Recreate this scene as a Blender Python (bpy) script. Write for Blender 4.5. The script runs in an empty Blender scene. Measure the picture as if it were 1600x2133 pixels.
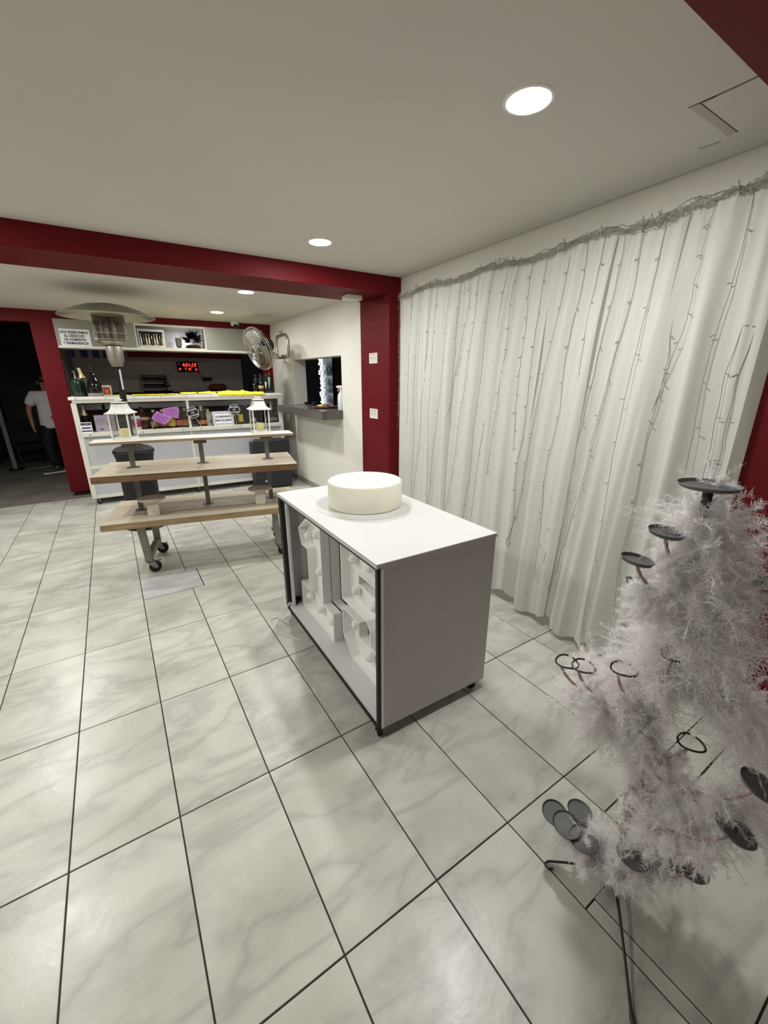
import bpy, bmesh, math, random
import numpy as np
from mathutils import Vector, Matrix, noise

SC = bpy.context.scene
COL = SC.collection
R = math.radians
PI = math.pi
rng = random.Random(7)
nrng = np.random.default_rng(11)

# ------------------------------------------------------------------ camera, world, exposure
cd = bpy.data.cameras.new('camera'); cam = bpy.data.objects.new('camera', cd); COL.objects.link(cam)
cd.sensor_fit = 'HORIZONTAL'; cd.sensor_width = 36.0; cd.lens = 36.0 * 854.31 / 1600.0
cd.clip_start = 0.02; cd.clip_end = 60
_yaw, _pit, _rol = 0.5722, 0.3167, -0.0014
_f = Vector((math.sin(_yaw) * math.cos(_pit), math.cos(_yaw) * math.cos(_pit), -math.sin(_pit)))
_r = Vector((math.cos(_yaw), -math.sin(_yaw), 0)); _u = _r.cross(_f)
_r2 = math.cos(_rol) * _r + math.sin(_rol) * _u; _u2 = -math.sin(_rol) * _r + math.cos(_rol) * _u
_m = Matrix((_r2, _u2, -_f)).transposed().to_4x4(); _m.translation = Vector((0, 0, 1.55))
cam.matrix_world = _m
SC.camera = cam

w = bpy.data.worlds.new('world'); SC.world = w; w.use_nodes = True
w.node_tree.nodes['Background'].inputs[0].default_value = (0.9, 0.95, 1.0, 1)
w.node_tree.nodes['Background'].inputs[1].default_value = 0.004
SC.view_settings.view_transform = 'Standard'; SC.view_settings.look = 'None'
SC.view_settings.gamma = 1.0; SC.view_settings.use_curve_mapping = False
SC.view_settings.exposure = 0.0
LAMP = 400.0          # radiance of the ceiling downlights
LAMP_COL = (1.0, 0.988, 0.965)

# ------------------------------------------------------------------ helpers
def lin(v):
    v /= 255.0
    return v / 12.92 if v <= 0.04045 else ((v + 0.055) / 1.055) ** 2.4
def C(r, g, b): return (lin(r), lin(g), lin(b), 1.0)

MATS = {}
def mat(name, col, rough=0.5, metal=0.0, spec=0.5, var=0.0, vscale=8.0, bump=0.0, bscale=60.0, trans=0.0, alpha=1.0, emit=None, estr=0.0, coat=0.0, ior=1.45, stretch=None, sss=0.0):
    m = bpy.data.materials.new(name); m.use_nodes = True
    nt = m.node_tree; b = nt.nodes['Principled BSDF']
    b.inputs['Base Color'].default_value = col; b.inputs['Roughness'].default_value = rough
    b.inputs['Metallic'].default_value = metal; b.inputs['Specular IOR Level'].default_value = spec
    b.inputs['Transmission Weight'].default_value = trans; b.inputs['Alpha'].default_value = alpha
    b.inputs['Coat Weight'].default_value = coat; b.inputs['IOR'].default_value = ior
    if sss: b.inputs['Subsurface Weight'].default_value = sss; b.inputs['Subsurface Radius'].default_value = (0.02, 0.02, 0.015)
    if emit: b.inputs['Emission Color'].default_value = emit; b.inputs['Emission Strength'].default_value = estr
    if var or bump:
        tc = nt.nodes.new('ShaderNodeTexCoord'); mp = nt.nodes.new('ShaderNodeMapping')
        nt.links.new(tc.outputs['Object'], mp.inputs[0])
        if stretch: mp.inputs['Scale'].default_value = stretch
    if var:
        n = nt.nodes.new('ShaderNodeTexNoise'); n.inputs['Scale'].default_value = vscale; n.inputs['Detail'].default_value = 5
        nt.links.new(mp.outputs[0], n.inputs['Vector'])
        r = nt.nodes.new('ShaderNodeValToRGB')
        r.color_ramp.elements[0].position = 0.3; r.color_ramp.elements[1].position = 0.7
        r.color_ramp.elements[0].color = tuple(c * (1 - var) for c in col[:3]) + (1,)
        r.color_ramp.elements[1].color = tuple(min(1, c * (1 + var)) for c in col[:3]) + (1,)
        nt.links.new(n.outputs[0], r.inputs[0]); nt.links.new(r.outputs[0], b.inputs['Base Color'])
    if bump:
        n2 = nt.nodes.new('ShaderNodeTexNoise'); n2.inputs['Scale'].default_value = bscale; n2.inputs['Detail'].default_value = 3
        nt.links.new(mp.outputs[0], n2.inputs['Vector'])
        bn = nt.nodes.new('ShaderNodeBump'); bn.inputs['Strength'].default_value = bump; bn.inputs['Distance'].default_value = 0.01
        nt.links.new(n2.outputs[0], bn.inputs['Height']); nt.links.new(bn.outputs[0], b.inputs['Normal'])
    MATS[name] = m
    return m

def emission_mat(name, col, strength):
    m = bpy.data.materials.new(name); m.use_nodes = True; nt = m.node_tree; nt.nodes.clear()
    o = nt.nodes.new('ShaderNodeOutputMaterial'); e = nt.nodes.new('ShaderNodeEmission')
    e.inputs[0].default_value = tuple(col[:3]) + (1,); e.inputs[1].default_value = strength
    nt.links.new(e.outputs[0], o.inputs[0]); MATS[name] = m
    return m

def glass_mat(name, col=(1, 1, 1, 1), keep=0.88, rough=0.03):
    """thin pane: mostly see-through, with a glossy reflection by Fresnel"""
    m = bpy.data.materials.new(name); m.use_nodes = True; nt = m.node_tree; nt.nodes.clear()
    o = nt.nodes.new('ShaderNodeOutputMaterial'); mx = nt.nodes.new('ShaderNodeMixShader')
    t = nt.nodes.new('ShaderNodeBsdfTransparent'); g = nt.nodes.new('ShaderNodeBsdfGlossy')
    fr = nt.nodes.new('ShaderNodeFresnel'); ge = nt.nodes.new('ShaderNodeNewGeometry'); mr = nt.nodes.new('ShaderNodeMapRange')   # same Fresnel on both sides of a thin pane
    mr.inputs['To Min'].default_value = 1.45; mr.inputs['To Max'].default_value = 1 / 1.45
    nt.links.new(ge.outputs['Backfacing'], mr.inputs[0]); nt.links.new(mr.outputs[0], fr.inputs[0])
    t.inputs[0].default_value = tuple(c * keep for c in col[:3]) + (1,); g.inputs[1].default_value = rough
    nt.links.new(fr.outputs[0], mx.inputs[0]); nt.links.new(t.outputs[0], mx.inputs[1]); nt.links.new(g.outputs[0], mx.inputs[2])
    nt.links.new(mx.outputs[0], o.inputs[0]); MATS[name] = m
    return m

def sheer_mat(name, col, transl=0.35, alpha=0.0, bump=0.0):
    m = bpy.data.materials.new(name); m.use_nodes = True; nt = m.node_tree; nt.nodes.clear()
    o = nt.nodes.new('ShaderNodeOutputMaterial'); d = nt.nodes.new('ShaderNodeBsdfDiffuse'); t = nt.nodes.new('ShaderNodeBsdfTranslucent')
    a = nt.nodes.new('ShaderNodeMixShader'); a.inputs[0].default_value = transl
    d.inputs[0].default_value = col; t.inputs[0].default_value = col
    nt.links.new(d.outputs[0], a.inputs[1]); nt.links.new(t.outputs[0], a.inputs[2])
    out = a
    if alpha:
        tr = nt.nodes.new('ShaderNodeBsdfTransparent'); b = nt.nodes.new('ShaderNodeMixShader'); b.inputs[0].default_value = alpha
        nt.links.new(a.outputs[0], b.inputs[1]); nt.links.new(tr.outputs[0], b.inputs[2]); out = b
    nt.links.new(out.outputs[0], o.inputs[0]); MATS[name] = m
    return m

class MB:
    """collects shapes, then links them as ONE mesh object"""
    def __init__(s): s.bm = bmesh.new()
    def box(s, x0, x1, y0, y1, z0, z1, bev=0.0, M=None):
        vs = [s.bm.verts.new(((x0, x1)[i], (y0, y1)[j], (z0, z1)[k])) for i in (0, 1) for j in (0, 1) for k in (0, 1)]
        fs = [(0, 1, 3, 2), (4, 6, 7, 5), (0, 4, 5, 1), (2, 3, 7, 6), (0, 2, 6, 4), (1, 5, 7, 3)]
        faces = [s.bm.faces.new([vs[i] for i in f]) for f in fs]
        if M is not None: bmesh.ops.transform(s.bm, matrix=M, verts=vs)
        if bev:
            es = list({e for f in faces for e in f.edges})
            bmesh.ops.bevel(s.bm, geom=es, offset=bev, segments=2, affect='EDGES', clamp_overlap=True)
        return s
    def prism(s, pts, z0, z1, M=None, bev=0.0):
        """polygon in xy, extruded z0..z1, optional transform"""
        a = [s.bm.verts.new((p[0], p[1], z0)) for p in pts]; b = [s.bm.verts.new((p[0], p[1], z1)) for p in pts]
        n = len(pts); fs = [s.bm.faces.new(a[::-1]), s.bm.faces.new(b)]
        for i in range(n):
            j = (i + 1) % n; fs.append(s.bm.faces.new((a[i], a[j], b[j], b[i])))
        if M is not None: bmesh.ops.transform(s.bm, matrix=M, verts=a + b)
        if bev:
            bmesh.ops.bevel(s.bm, geom=list(fs[1].edges), offset=bev, segments=1, affect='EDGES', clamp_overlap=True)
        return s
    def lathe(s, prof, seg=24, M=None, close=False):
        """profile of (r, z) about z"""
        rows = []; allv = []
        for r, z in prof:
            if r < 1e-6:
                v = s.bm.verts.new((0, 0, z)); rows.append([v]); allv.append(v)
            else:
                row = [s.bm.verts.new((r * math.cos(2 * PI * i / seg), r * math.sin(2 * PI * i / seg), z)) for i in range(seg)]
                rows.append(row); allv += row
        pairs = list(zip(rows, rows[1:])) + ([(rows[-1], rows[0])] if close else [])
        for a, b in pairs:
            for i in range(seg):
                j = (i + 1) % seg
                if len(a) == 1 and len(b) == 1: continue
                if len(a) == 1: s.bm.faces.new((a[0], b[j], b[i]))
                elif len(b) == 1: s.bm.faces.new((a[i], a[j], b[0]))
                else: s.bm.faces.new((a[i], a[j], b[j], b[i]))
        if M is not None: bmesh.ops.transform(s.bm, matrix=M, verts=allv)
        return s
    def cyl(s, r, z0, z1, seg=20, M=None, r1=None):
        r1 = r if r1 is None else r1
        return s.lathe([(0, z0), (r, z0), (r1, z1), (0, z1)], seg, M)
    def tube(s, pts, r, seg=8, closed=False):
        pts = [Vector(p) for p in pts]; n = len(pts); rr = r if isinstance(r, (list, tuple)) else [r] * n
        rings = []; up = None
        for i, p in enumerate(pts):
            if closed: t = (pts[(i + 1) % n] - pts[i - 1])
            else: t = (pts[min(i + 1, n - 1)] - pts[max(i - 1, 0)])
            t = t.normalized() if t.length > 1e-9 else Vector((0, 0, 1))
            if up is None: up = t.orthogonal().normalized()
            up = (up - t * up.dot(t)); up = up.normalized() if up.length > 1e-6 else t.orthogonal().normalized()
            sd = t.cross(up)
            rings.append([s.bm.verts.new(p + (up * math.cos(2 * PI * k / seg) + sd * math.sin(2 * PI * k / seg)) * rr[i]) for k in range(seg)])
        rg = range(n) if closed else range(n - 1)
        for i in rg:
            a, b = rings[i], rings[(i + 1) % n]
            for k in range(seg):
                j = (k + 1) % seg; s.bm.faces.new((a[k], a[j], b[j], b[k]))
        if not closed:
            s.bm.faces.new(rings[0][::-1]); s.bm.faces.new(rings[-1])
        return s
    def bar(s, a, b, wx, wy, up=(0, 0, 1), bev=0.0):
        """rectangular bar from a to b"""
        a, b = Vector(a), Vector(b); t = (b - a); L = t.length; t.normalize(); u = Vector(up)
        if abs(t.dot(u)) > 0.98: u = Vector((0, 1, 0))
        x = u.cross(t).normalized(); y = t.cross(x)
        M = Matrix((x, y, t)).transposed().to_4x4(); M.translation = a
        return s.box(-wx / 2, wx / 2, -wy / 2, wy / 2, 0, L, bev, M)
    def sphere(s, c, r, seg=12, sc=(1, 1, 1), M=None):
        T = Matrix.Translation(c) @ Matrix.Diagonal((r * sc[0], r * sc[1], r * sc[2], 1))
        if M is not None: T = M @ T
        bmesh.ops.create_uvsphere(s.bm, u_segments=seg, v_segments=max(6, seg // 2 + 1), radius=1.0, matrix=T)
        return s
    def mesh(s, name, m, smooth=True):
        bmesh.ops.recalc_face_normals(s.bm, faces=s.bm.faces)
        me = bpy.data.meshes.new(name); s.bm.to_mesh(me); s.bm.free()
        if m: me.materials.append(MATS[m] if isinstance(m, str) else m)
        if smooth:
            me.polygons.foreach_set('use_smooth', [True] * len(me.polygons))
            me.set_sharp_from_angle(angle=R(38))
        return me
    def build(s, name, m, parent=None, smooth=True, loc=None, rot=None):
        return link(name, s.mesh(name, m, smooth), parent, loc, rot)

def link(name, me, parent=None, loc=None, rot=None):
    o = bpy.data.objects.new(name, me); COL.objects.link(o)
    if parent is not None: o.parent = parent
    if loc is not None: o.location = loc
    if rot is not None: o.rotation_euler = rot
    return o

def tag(o, label, cat, group=None):
    o['label'] = label; o['category'] = cat
    if group: o['group'] = group
    return o
def thing(name, label, cat, loc=(0, 0, 0), rz=0.0, group=None):
    o = bpy.data.objects.new(name, None); o.empty_display_size = 0.1; COL.objects.link(o)
    o.location = loc; o.rotation_euler = (0, 0, rz)
    return tag(o, label, cat, group)
def struct(o):
    o['kind'] = 'structure'; return o
def kids(o): return [c for c in bpy.data.objects if c.parent == o]
def dup(root, loc, rz, label, group=None, sub=True):
    r = root.copy(); COL.objects.link(r); r.location = loc; r.rotation_euler = (0, 0, rz); r['label'] = label
    if group: r['group'] = group
    for ch in kids(root):
        c = ch.copy(); COL.objects.link(c); c.parent = r
        for g in kids(ch):
            d = g.copy(); COL.objects.link(d); d.parent = c
    return r
def text(name, body, size, m, parent, M, depth=0.0006, align='CENTER', bold=0.0, sx=1.0, spacing=1.0):
    """lettering turned to mesh; drawn in local xy then placed by M"""
    cu = bpy.data.curves.new(name, 'FONT'); cu.body = body; cu.size = size; cu.align_x = align; cu.align_y = 'CENTER'
    cu.extrude = depth; cu.offset = bold; cu.space_line = spacing; cu.resolution_u = 2
    o = bpy.data.objects.new(name, cu); COL.objects.link(o)
    dg = bpy.context.evaluated_depsgraph_get(); dg.update()
    me = bpy.data.meshes.new_from_object(o.evaluated_get(dg)); bpy.data.objects.remove(o)
    me.materials.clear(); me.materials.append(MATS[m]); me.transform(M @ Matrix.Diagonal((sx, 1, 1, 1)))
    return link(name, me, parent)
FRONT = Matrix.Rotation(R(90), 4, 'X')          # xy drawing -> xz plane seen from -y
def at(x, y, z, M=FRONT): return Matrix.Translation((x, y, z)) @ M

# ------------------------------------------------------------------ materials
mat('ceiling_paint', C(206, 203, 195), 0.9, var=0.02, vscale=1.2, bump=0.05, bscale=40)
mat('wall_paint', C(224, 222, 213), 0.75, var=0.02, vscale=2, bump=0.06, bscale=25)
mat('red_paint', C(98, 19, 25), 0.55, spec=0.15, var=0.06, vscale=3, bump=0.05, bscale=30)
mat('grout', C(58, 54, 50), 0.9)
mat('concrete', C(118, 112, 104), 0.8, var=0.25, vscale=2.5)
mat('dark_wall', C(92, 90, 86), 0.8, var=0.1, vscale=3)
mat('kitchen_wall', C(190, 178, 168), 0.8, var=0.05)
mat('hatch_tile', C(194, 195, 194), 0.3, var=0.16, vscale=5, stretch=(1, 3, 1))
mat('stone_base', C(150, 144, 134), 0.5, var=0.15, vscale=6)
mat('melamine', C(216, 217, 216), 0.4, var=0.01, vscale=4)
mat('melamine_grey', C(204, 199, 199), 0.4, var=0.02, vscale=5)
mat('melamine_edge', C(205, 200, 196), 0.6)
mat('black_steel', C(24, 24, 26), 0.45, metal=0.3)
mat('rubber', C(22, 22, 22), 0.7)
mat('zinc', C(150, 150, 148), 0.35, metal=0.9)
mat('dull_zinc', C(132, 133, 124), 0.55, metal=0.25, var=0.12, vscale=12)
mat('chrome', C(190, 188, 182), 0.3, metal=0.95)
mat('brushed_steel', C(176, 172, 160), 0.36, metal=0.9, var=0.08, vscale=5)
mat('dull_steel', C(150, 146, 136), 0.42, metal=0.8, var=0.1, vscale=9)
mat('foam_cake', C(238, 236, 216), 0.6, var=0.03, vscale=9, sss=0.15)
mat('pale_disc', C(200, 201, 196), 0.5)
mat('letter_white', C(245, 243, 239), 0.45)
mat('bulb_white', C(238, 236, 230), 0.12, coat=0.6)
mat('oak', C(152, 130, 96), 0.55, var=0.25, vscale=5, stretch=(1, 9, 9))
mat('oak_top', C(186, 176, 155), 0.5, var=0.10, vscale=4, stretch=(1, 10, 10))
mat('dark_oak', C(114, 88, 58), 0.5, var=0.3, vscale=5, stretch=(1, 9, 9))
mat('shelf_white', C(236, 234, 222), 0.35, var=0.02)
mat('grey_post', C(112, 111, 104), 0.45, metal=0.4)
mat('lantern_white', C(226, 228, 222), 0.5, var=0.05, vscale=30)
mat('candle', C(232, 220, 160), 0.6, sss=0.1)
mat('stand_disc', C(172, 164, 148), 0.55, var=0.06)
mat('stand_stem', C(216, 210, 196), 0.6)
mat('black_plastic', C(26, 26, 28), 0.5, bump=0.1, bscale=300)
mat('black_cloth', C(20, 20, 23), 0.65, bump=0.15, bscale=120)
mat('speaker_black', C(36, 37, 42), 0.6, bump=0.1, bscale=400)
mat('bar_white', C(222, 220, 207), 0.45)
mat('bar_panel', C(188, 190, 195), 0.4)
mat('bar_top', C(236, 234, 230), 0.35)
mat('bar_inside', C(70, 62, 55), 0.7)
mat('silver', C(180, 178, 168), 0.3, metal=0.8)
mat('cabinet_metal', C(150, 148, 138), 0.4, metal=0.35, var=0.06, vscale=3)
mat('dark_inside', C(30, 28, 26), 0.8)
mat('paper', C(232, 232, 236), 0.6)
mat('ink', C(18, 18, 20), 0.7)
mat('white_ink', C(222, 220, 222), 0.7)
mat('lilac_paper', C(206, 196, 210), 0.6)
mat('purple_card', C(160, 96, 172), 0.55)
mat('purple_ink', C(98, 54, 112), 0.7)
mat('purple_edge', C(206, 180, 212), 0.6)
mat('violet_print', C(78, 52, 96), 0.6)
mat('magenta', C(168, 46, 96), 0.55)
mat('yellow_cloth', C(238, 222, 44), 0.75, var=0.08, vscale=20)
mat('green_glass', C(20, 42, 31), 0.15, coat=0.2)
mat('dark_glass', C(12, 11, 16), 0.08, coat=0.25)
mat('brown_glass', C(66, 38, 20), 0.12, coat=0.4)
mat('olive_glass', C(44, 48, 22), 0.12, coat=0.4)
mat('gold_foil', C(206, 192, 146), 0.4, metal=0.55)
mat('cream_cap', C(206, 190, 150), 0.5)
mat('gold_label', C(206, 170, 96), 0.5)
mat('yellow_label', C(226, 206, 74), 0.5)
mat('orange_label', C(206, 132, 66), 0.5)
mat('pink_label', C(196, 122, 104), 0.5)
mat('tan_label', C(176, 150, 112), 0.5)
mat('grey_bucket', C(112, 112, 106), 0.45, metal=0.5)
mat('frame_pink', C(196, 176, 170), 0.5)
mat('picture_red', C(150, 54, 52), 0.6)
mat('wicker', C(110, 56, 26), 0.7, var=0.4, vscale=60)
mat('carton_white', C(206, 206, 200), 0.6)
mat('leaf_green', C(52, 84, 40), 0.6)
mat('black_foliage', C(18, 15, 15), 0.35)
mat('grey_case', C(128, 126, 118), 0.6)
mat('camera_white', C(214, 212, 204), 0.4)
mat('socket_white', C(236, 232, 222), 0.4)
mat('slot', C(60, 56, 52), 0.7)
mat('stone_counter', C(92, 88, 84), 0.22, var=0.1, vscale=14)
mat('bottle_white', C(220, 226, 228), 0.35, alpha=1.0)
mat('platter_red', C(128, 66, 58), 0.4, var=0.5, vscale=60)
mat('platter_yellow', C(226, 212, 96), 0.4)
mat('platter_tan', C(190, 160, 140), 0.5)
mat('fan_blade', C(112, 108, 100), 0.5, metal=0.3)
mat('fridge_shell', C(52, 50, 50), 0.5)
mat('skin', C(168, 118, 92), 0.55)
mat('shirt', C(222, 218, 222), 0.8, var=0.06, vscale=14, bump=0.3, bscale=14)
mat('trousers', C(22, 22, 28), 0.8)
mat('shoe', C(60, 58, 62), 0.5)
mat('shoe_sole', C(222, 220, 218), 0.5)
mat('hair', C(20, 16, 14), 0.5)
mat('blue_card', C(44, 74, 142), 0.6)
mat('cup_metal', C(104, 104, 102), 0.5, metal=0.3, var=0.1, vscale=30)
mat('stand_wire', C(52, 48, 46), 0.45, metal=0.4)
mat('pink_stem', C(176, 150, 146), 0.8)
mat('cable_white', C(226, 226, 222), 0.5)
mat('wire_green', C(138, 136, 124), 0.5)
mat('tape', C(182, 177, 172), 0.8)
mat('gap_shade_dirt', C(34, 28, 20), 0.9)  # near-black brown: shade inside the open ceiling gap plus its dirt, as colour
mat('crack', C(96, 90, 86), 0.9)
mat('string_bulb', C(226, 226, 222), 0.1, coat=0.5)
emission_mat('lamp_glow', LAMP_COL, LAMP)
emission_mat('led_red', (1.0, 0.05, 0.04), 2.4)
emission_mat('fridge_glow', (0.78, 0.94, 1.0), 1.0)
emission_mat('bead_glow', (0.9, 0.97, 1.0), 4.0)
emission_mat('niche_glow', (1.0, 0.97, 0.9), 260.0)
emission_mat('kitchen_glow', (1.0, 0.93, 0.86), 10.0)
glass_mat('clear_glass', (1, 1, 1, 1), 0.93)
glass_mat('smoke_glass', (0.72, 0.74, 0.78, 1), 0.8)
glass_mat('heater_glass', (0.86, 0.82, 0.78, 1), 0.7, 0.1)
sheer_mat('sheer', C(232, 232, 227), 0.3, 0.08)
sheer_mat('heading', C(188, 186, 178), 0.3, 0.25)
sheer_mat('feather', C(253, 251, 250), 0.5)

def tile_mat():
    m = bpy.data.materials.new('marble_tile'); m.use_nodes = True; nt = m.node_tree; N = nt.nodes; L = nt.links
    b = N['Principled BSDF']
    tc = N.new('ShaderNodeTexCoord'); oi = N.new('ShaderNodeObjectInfo')
    mul = N.new('ShaderNodeVectorMath'); mul.operation = 'SCALE'; comb = N.new('ShaderNodeCombineXYZ')
    L.new(oi.outputs['Random'], comb.inputs[0]); L.new(oi.outputs['Random'], comb.inputs[1]); L.new(oi.outputs['Random'], comb.inputs[2])
    L.new(comb.outputs[0], mul.inputs[0]); mul.inputs['Scale'].default_value = 37.0
    add = N.new('ShaderNodeVectorMath'); L.new(tc.outputs['Object'], add.inputs[0]); L.new(mul.outputs[0], add.inputs[1])
    rot = N.new('ShaderNodeMapping'); rot.inputs['Rotation'].default_value = (0, 0, R(-38)); rot.inputs['Scale'].default_value = (1.0, 2.6, 1.0)
    L.new(add.outputs[0], rot.inputs[0])
    n1 = N.new('ShaderNodeTexNoise'); n1.inputs['Scale'].default_value = 1.7; n1.inputs['Detail'].default_value = 4; n1.inputs['Roughness'].default_value = 0.55; n1.inputs['Distortion'].default_value = 0.5
    L.new(rot.outputs[0], n1.inputs['Vector'])
    sub = N.new('ShaderNodeMath'); sub.operation = 'SUBTRACT'; sub.inputs[1].default_value = 0.5; L.new(n1.outputs[0], sub.inputs[0])
    ab = N.new('ShaderNodeMath'); ab.operation = 'ABSOLUTE'; L.new(sub.outputs[0], ab.inputs[0])
    rp = N.new('ShaderNodeValToRGB'); e = rp.color_ramp.elements
    e[0].position = 0.0; e[0].color = C(184, 184, 178); e[1].position = 0.10; e[1].color = C(208, 208, 200)
    x = rp.color_ramp.elements.new(0.035); x.color = C(198, 198, 191)
    L.new(ab.outputs[0], rp.inputs[0])
    n2 = N.new('ShaderNodeTexNoise'); n2.inputs['Scale'].default_value = 3.0; n2.inputs['Detail'].default_value = 4; L.new(add.outputs[0], n2.inputs['Vector'])
    rp2 = N.new('ShaderNodeValToRGB'); rp2.color_ramp.elements[0].position = 0.35; rp2.color_ramp.elements[0].color = C(232, 231, 226)
    rp2.color_ramp.elements[1].position = 0.62; rp2.color_ramp.elements[1].color = C(255, 255, 252)
    L.new(n2.outputs[0], rp2.inputs[0])
    mx = N.new('ShaderNodeMix'); mx.data_type = 'RGBA'; mx.blend_type = 'MULTIPLY'; mx.inputs[0].default_value = 1.0
    L.new(rp.outputs[0], mx.inputs[6]); L.new(rp2.outputs[0], mx.inputs[7]); L.new(mx.outputs[2], b.inputs['Base Color'])
    n3 = N.new('ShaderNodeTexNoise'); n3.inputs['Scale'].default_value = 7.0; n3.inputs['Detail'].default_value = 4; L.new(add.outputs[0], n3.inputs['Vector'])
    mr = N.new('ShaderNodeMapRange'); mr.inputs['To Min'].default_value = 0.2; mr.inputs['To Max'].default_value = 0.42
    L.new(n3.outputs[0], mr.inputs[0]); L.new(mr.outputs[0], b.inputs['Roughness'])
    n4 = N.new('ShaderNodeTexNoise'); n4.inputs['Scale'].default_value = 45; L.new(add.outputs[0], n4.inputs['Vector'])
    bp = N.new('ShaderNodeBump'); bp.inputs['Strength'].default_value = 0.05; bp.inputs['Distance'].default_value = 0.01
    L.new(n4.outputs[0], bp.inputs['Height']); L.new(bp.outputs[0], b.inputs['Normal'])
    b.inputs['Specular IOR Level'].default_value = 0.45
    MATS['marble_tile'] = m
tile_mat()

# ------------------------------------------------------------------ setting: floors
fl = struct(MB().box(-2.6, 2.6, -2.6, 6.73, -0.12, -0.0045).build('floor', 'grout'))
GX = [-1.051 + 0.33542 * i for i in range(-5, 12)]
GY = [1.333 + 0.67456 * j for j in range(-6, 9)]
GAP = 0.005
def tile_mesh(pts):
    """polygon tile with its own thickness and a chamfered arris, origin at centroid"""
    cx = sum(p[0] for p in pts) / len(pts); cy = sum(p[1] for p in pts) / len(pts)
    n = len(pts); ins = []
    for i in range(n):                       # inset by half a joint (axis aligned outlines)
        p0, p1, p2 = Vector(pts[i - 1]), Vector(pts[i]), Vector(pts[(i + 1) % n])
        d1 = (p1 - p0).normalized(); d2 = (p2 - p1).normalized()
        q = p1 + (Vector((-d1.y, d1.x)) + Vector((-d2.y, d2.x))) * GAP / 2
        ins.append((q.x - cx, q.y - cy))
    mb = MB().prism(ins, -0.012, 0.0, bev=0.0012)
    return mb.mesh('tile', 'marble_tile', smooth=False), (cx, cy)
_cache = {}
def tile(x0, x1, y0, y1):
    k = (round(x1 - x0, 3), round(y1 - y0, 3))
    if k not in _cache:
        _cache[k] = tile_mesh([(x0, y0), (x1, y0), (x1, y1), (x0, y1)])[0]
    z = rng.uniform(-0.0004, 0.0004)
    link('tile', _cache[k], fl, ((x0 + x1) / 2, (y0 + y1) / 2, z), (rng.uniform(-.0006, .0006), rng.uniform(-.0006, .0006), 0))
def tile_poly(pts):
    me, c = tile_mesh(pts); link('tile', me, fl, (c[0], c[1], 0))
XR = 2.44
for i in range(len(GX) - 1):
    for j in range(len(GY) - 1):
        x0, x1, y0, y1 = GX[i], GX[i + 1], GY[j], GY[j + 1]
        if x0 > XR or y1 < -0.75 or x1 < -2.1: continue
        x1 = min(x1, XR)
        if y1 > 6.74: continue
        if x0 > 0.95 and y1 < 0.70: continue                 # different layout near the threshold
        if abs(x0 + 0.044) < .01 and 2.6 < y0 < 3.4: continue   # floor hatch
        if abs(x0 - 0.291) < .01 and 2.6 < y0 < 3.4: continue
        tile(x0, x1, y0, y1)
a0, a1, a2 = GX[8], GX[9], GX[10]; r0, r1, r2 = GY[8], GY[9], GY[10]
tile(a0, a1, r0, 3.19); tile(a0, a1, 3.566, r2)
tile_poly([(a1, r0), (a2, r0), (a2, r1), (0.376, r1), (0.376, 3.19), (a1, 3.19)])
tile_poly([(0.376, r1), (a2, r1), (a2, r2), (a1, r2), (a1, 3.566), (0.376, 3.566)])
hatch_t = MB().box(a0 + .003, .371, 3.194, 3.561, -0.01, 0.001, 0.001).build('hatch_cover', 'hatch_tile', fl, smooth=False)
Y0 = GY[5]  # 0.659
g = GX
tile(g[11], g[12], 0.352, Y0)
for xa, xb in ((g[12], g[13]), (g[13], g[14]), (g[14], 2.02), (2.02, XR)):
    tile(xa, xb, 0.487, Y0)
for xa, xb in ((g[12], g[13]), (g[13], g[14]), (g[14], 2.02), (2.02, XR)): tile(xa, xb, 0.358, 0.487)
tile(g[11], 1.009, -0.02, 0.352); tile(g[11], 1.009, -0.69, -0.02)
for xa, xb in ((1.009, 1.64), (1.64, 2.27)):
    tile(xa, xb, -0.02, 0.356); tile(xa, xb, -0.69, -0.02)
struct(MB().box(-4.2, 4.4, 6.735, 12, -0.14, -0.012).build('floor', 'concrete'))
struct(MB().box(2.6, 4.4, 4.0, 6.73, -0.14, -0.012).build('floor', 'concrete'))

# ------------------------------------------------------------------ setting: walls, ceilings, beams
def wallx(y): return 2.456 + (y - 3.512) * (2.456 - 2.364) / (3.512 - 0.855)     # curtain wall plane
cl = struct(MB().prism([(-2.6, -2.6), (wallx(-2.6) - .013, -2.6), (wallx(3.52) - .013, 3.52), (-2.6, 3.52)], 2.428, 2.50).build('ceiling', 'ceiling_paint'))
struct(MB().box(-2.6, 2.33, 4.05, 6.96, 2.345, 2.50).build('ceiling', 'ceiling_paint'))
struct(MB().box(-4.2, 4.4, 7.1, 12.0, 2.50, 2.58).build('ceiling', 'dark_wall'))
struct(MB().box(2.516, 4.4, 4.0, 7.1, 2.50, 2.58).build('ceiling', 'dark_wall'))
struct(MB().prism([(wallx(-2.6), -2.6), (2.75, -2.6), (2.75, 3.52), (wallx(3.52), 3.52)], -0.1, 2.55).build('wall_east', 'wall_paint'))
struct(MB().box(-2.72, -2.6, -2.6, 7.1, -0.1, 2.55).build('wall_left', 'wall_paint'))
struct(MB().box(-2.72, 2.75, -2.72, -2.6, -0.1, 2.55).build('wall_front', 'red_paint'))
wr = MB()
wr.box(2.326, 2.516, 4.06, 4.525, -0.1, 2.5); wr.box(2.326, 2.516, 6.047, 7.1, -0.1, 2.5)
wr.box(2.326, 2.516, 4.525, 6.047, -0.1, 1.08); wr.box(2.326, 2.516, 4.525, 6.047, 1.795, 2.5)
struct(wr.build('wall_right', 'wall_paint'))
struct(MB().box(2.316, 2.328, 4.07, 6.94, 0, 0.075, 0.002).build('baseboard_right', 'stone_base'))
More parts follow.
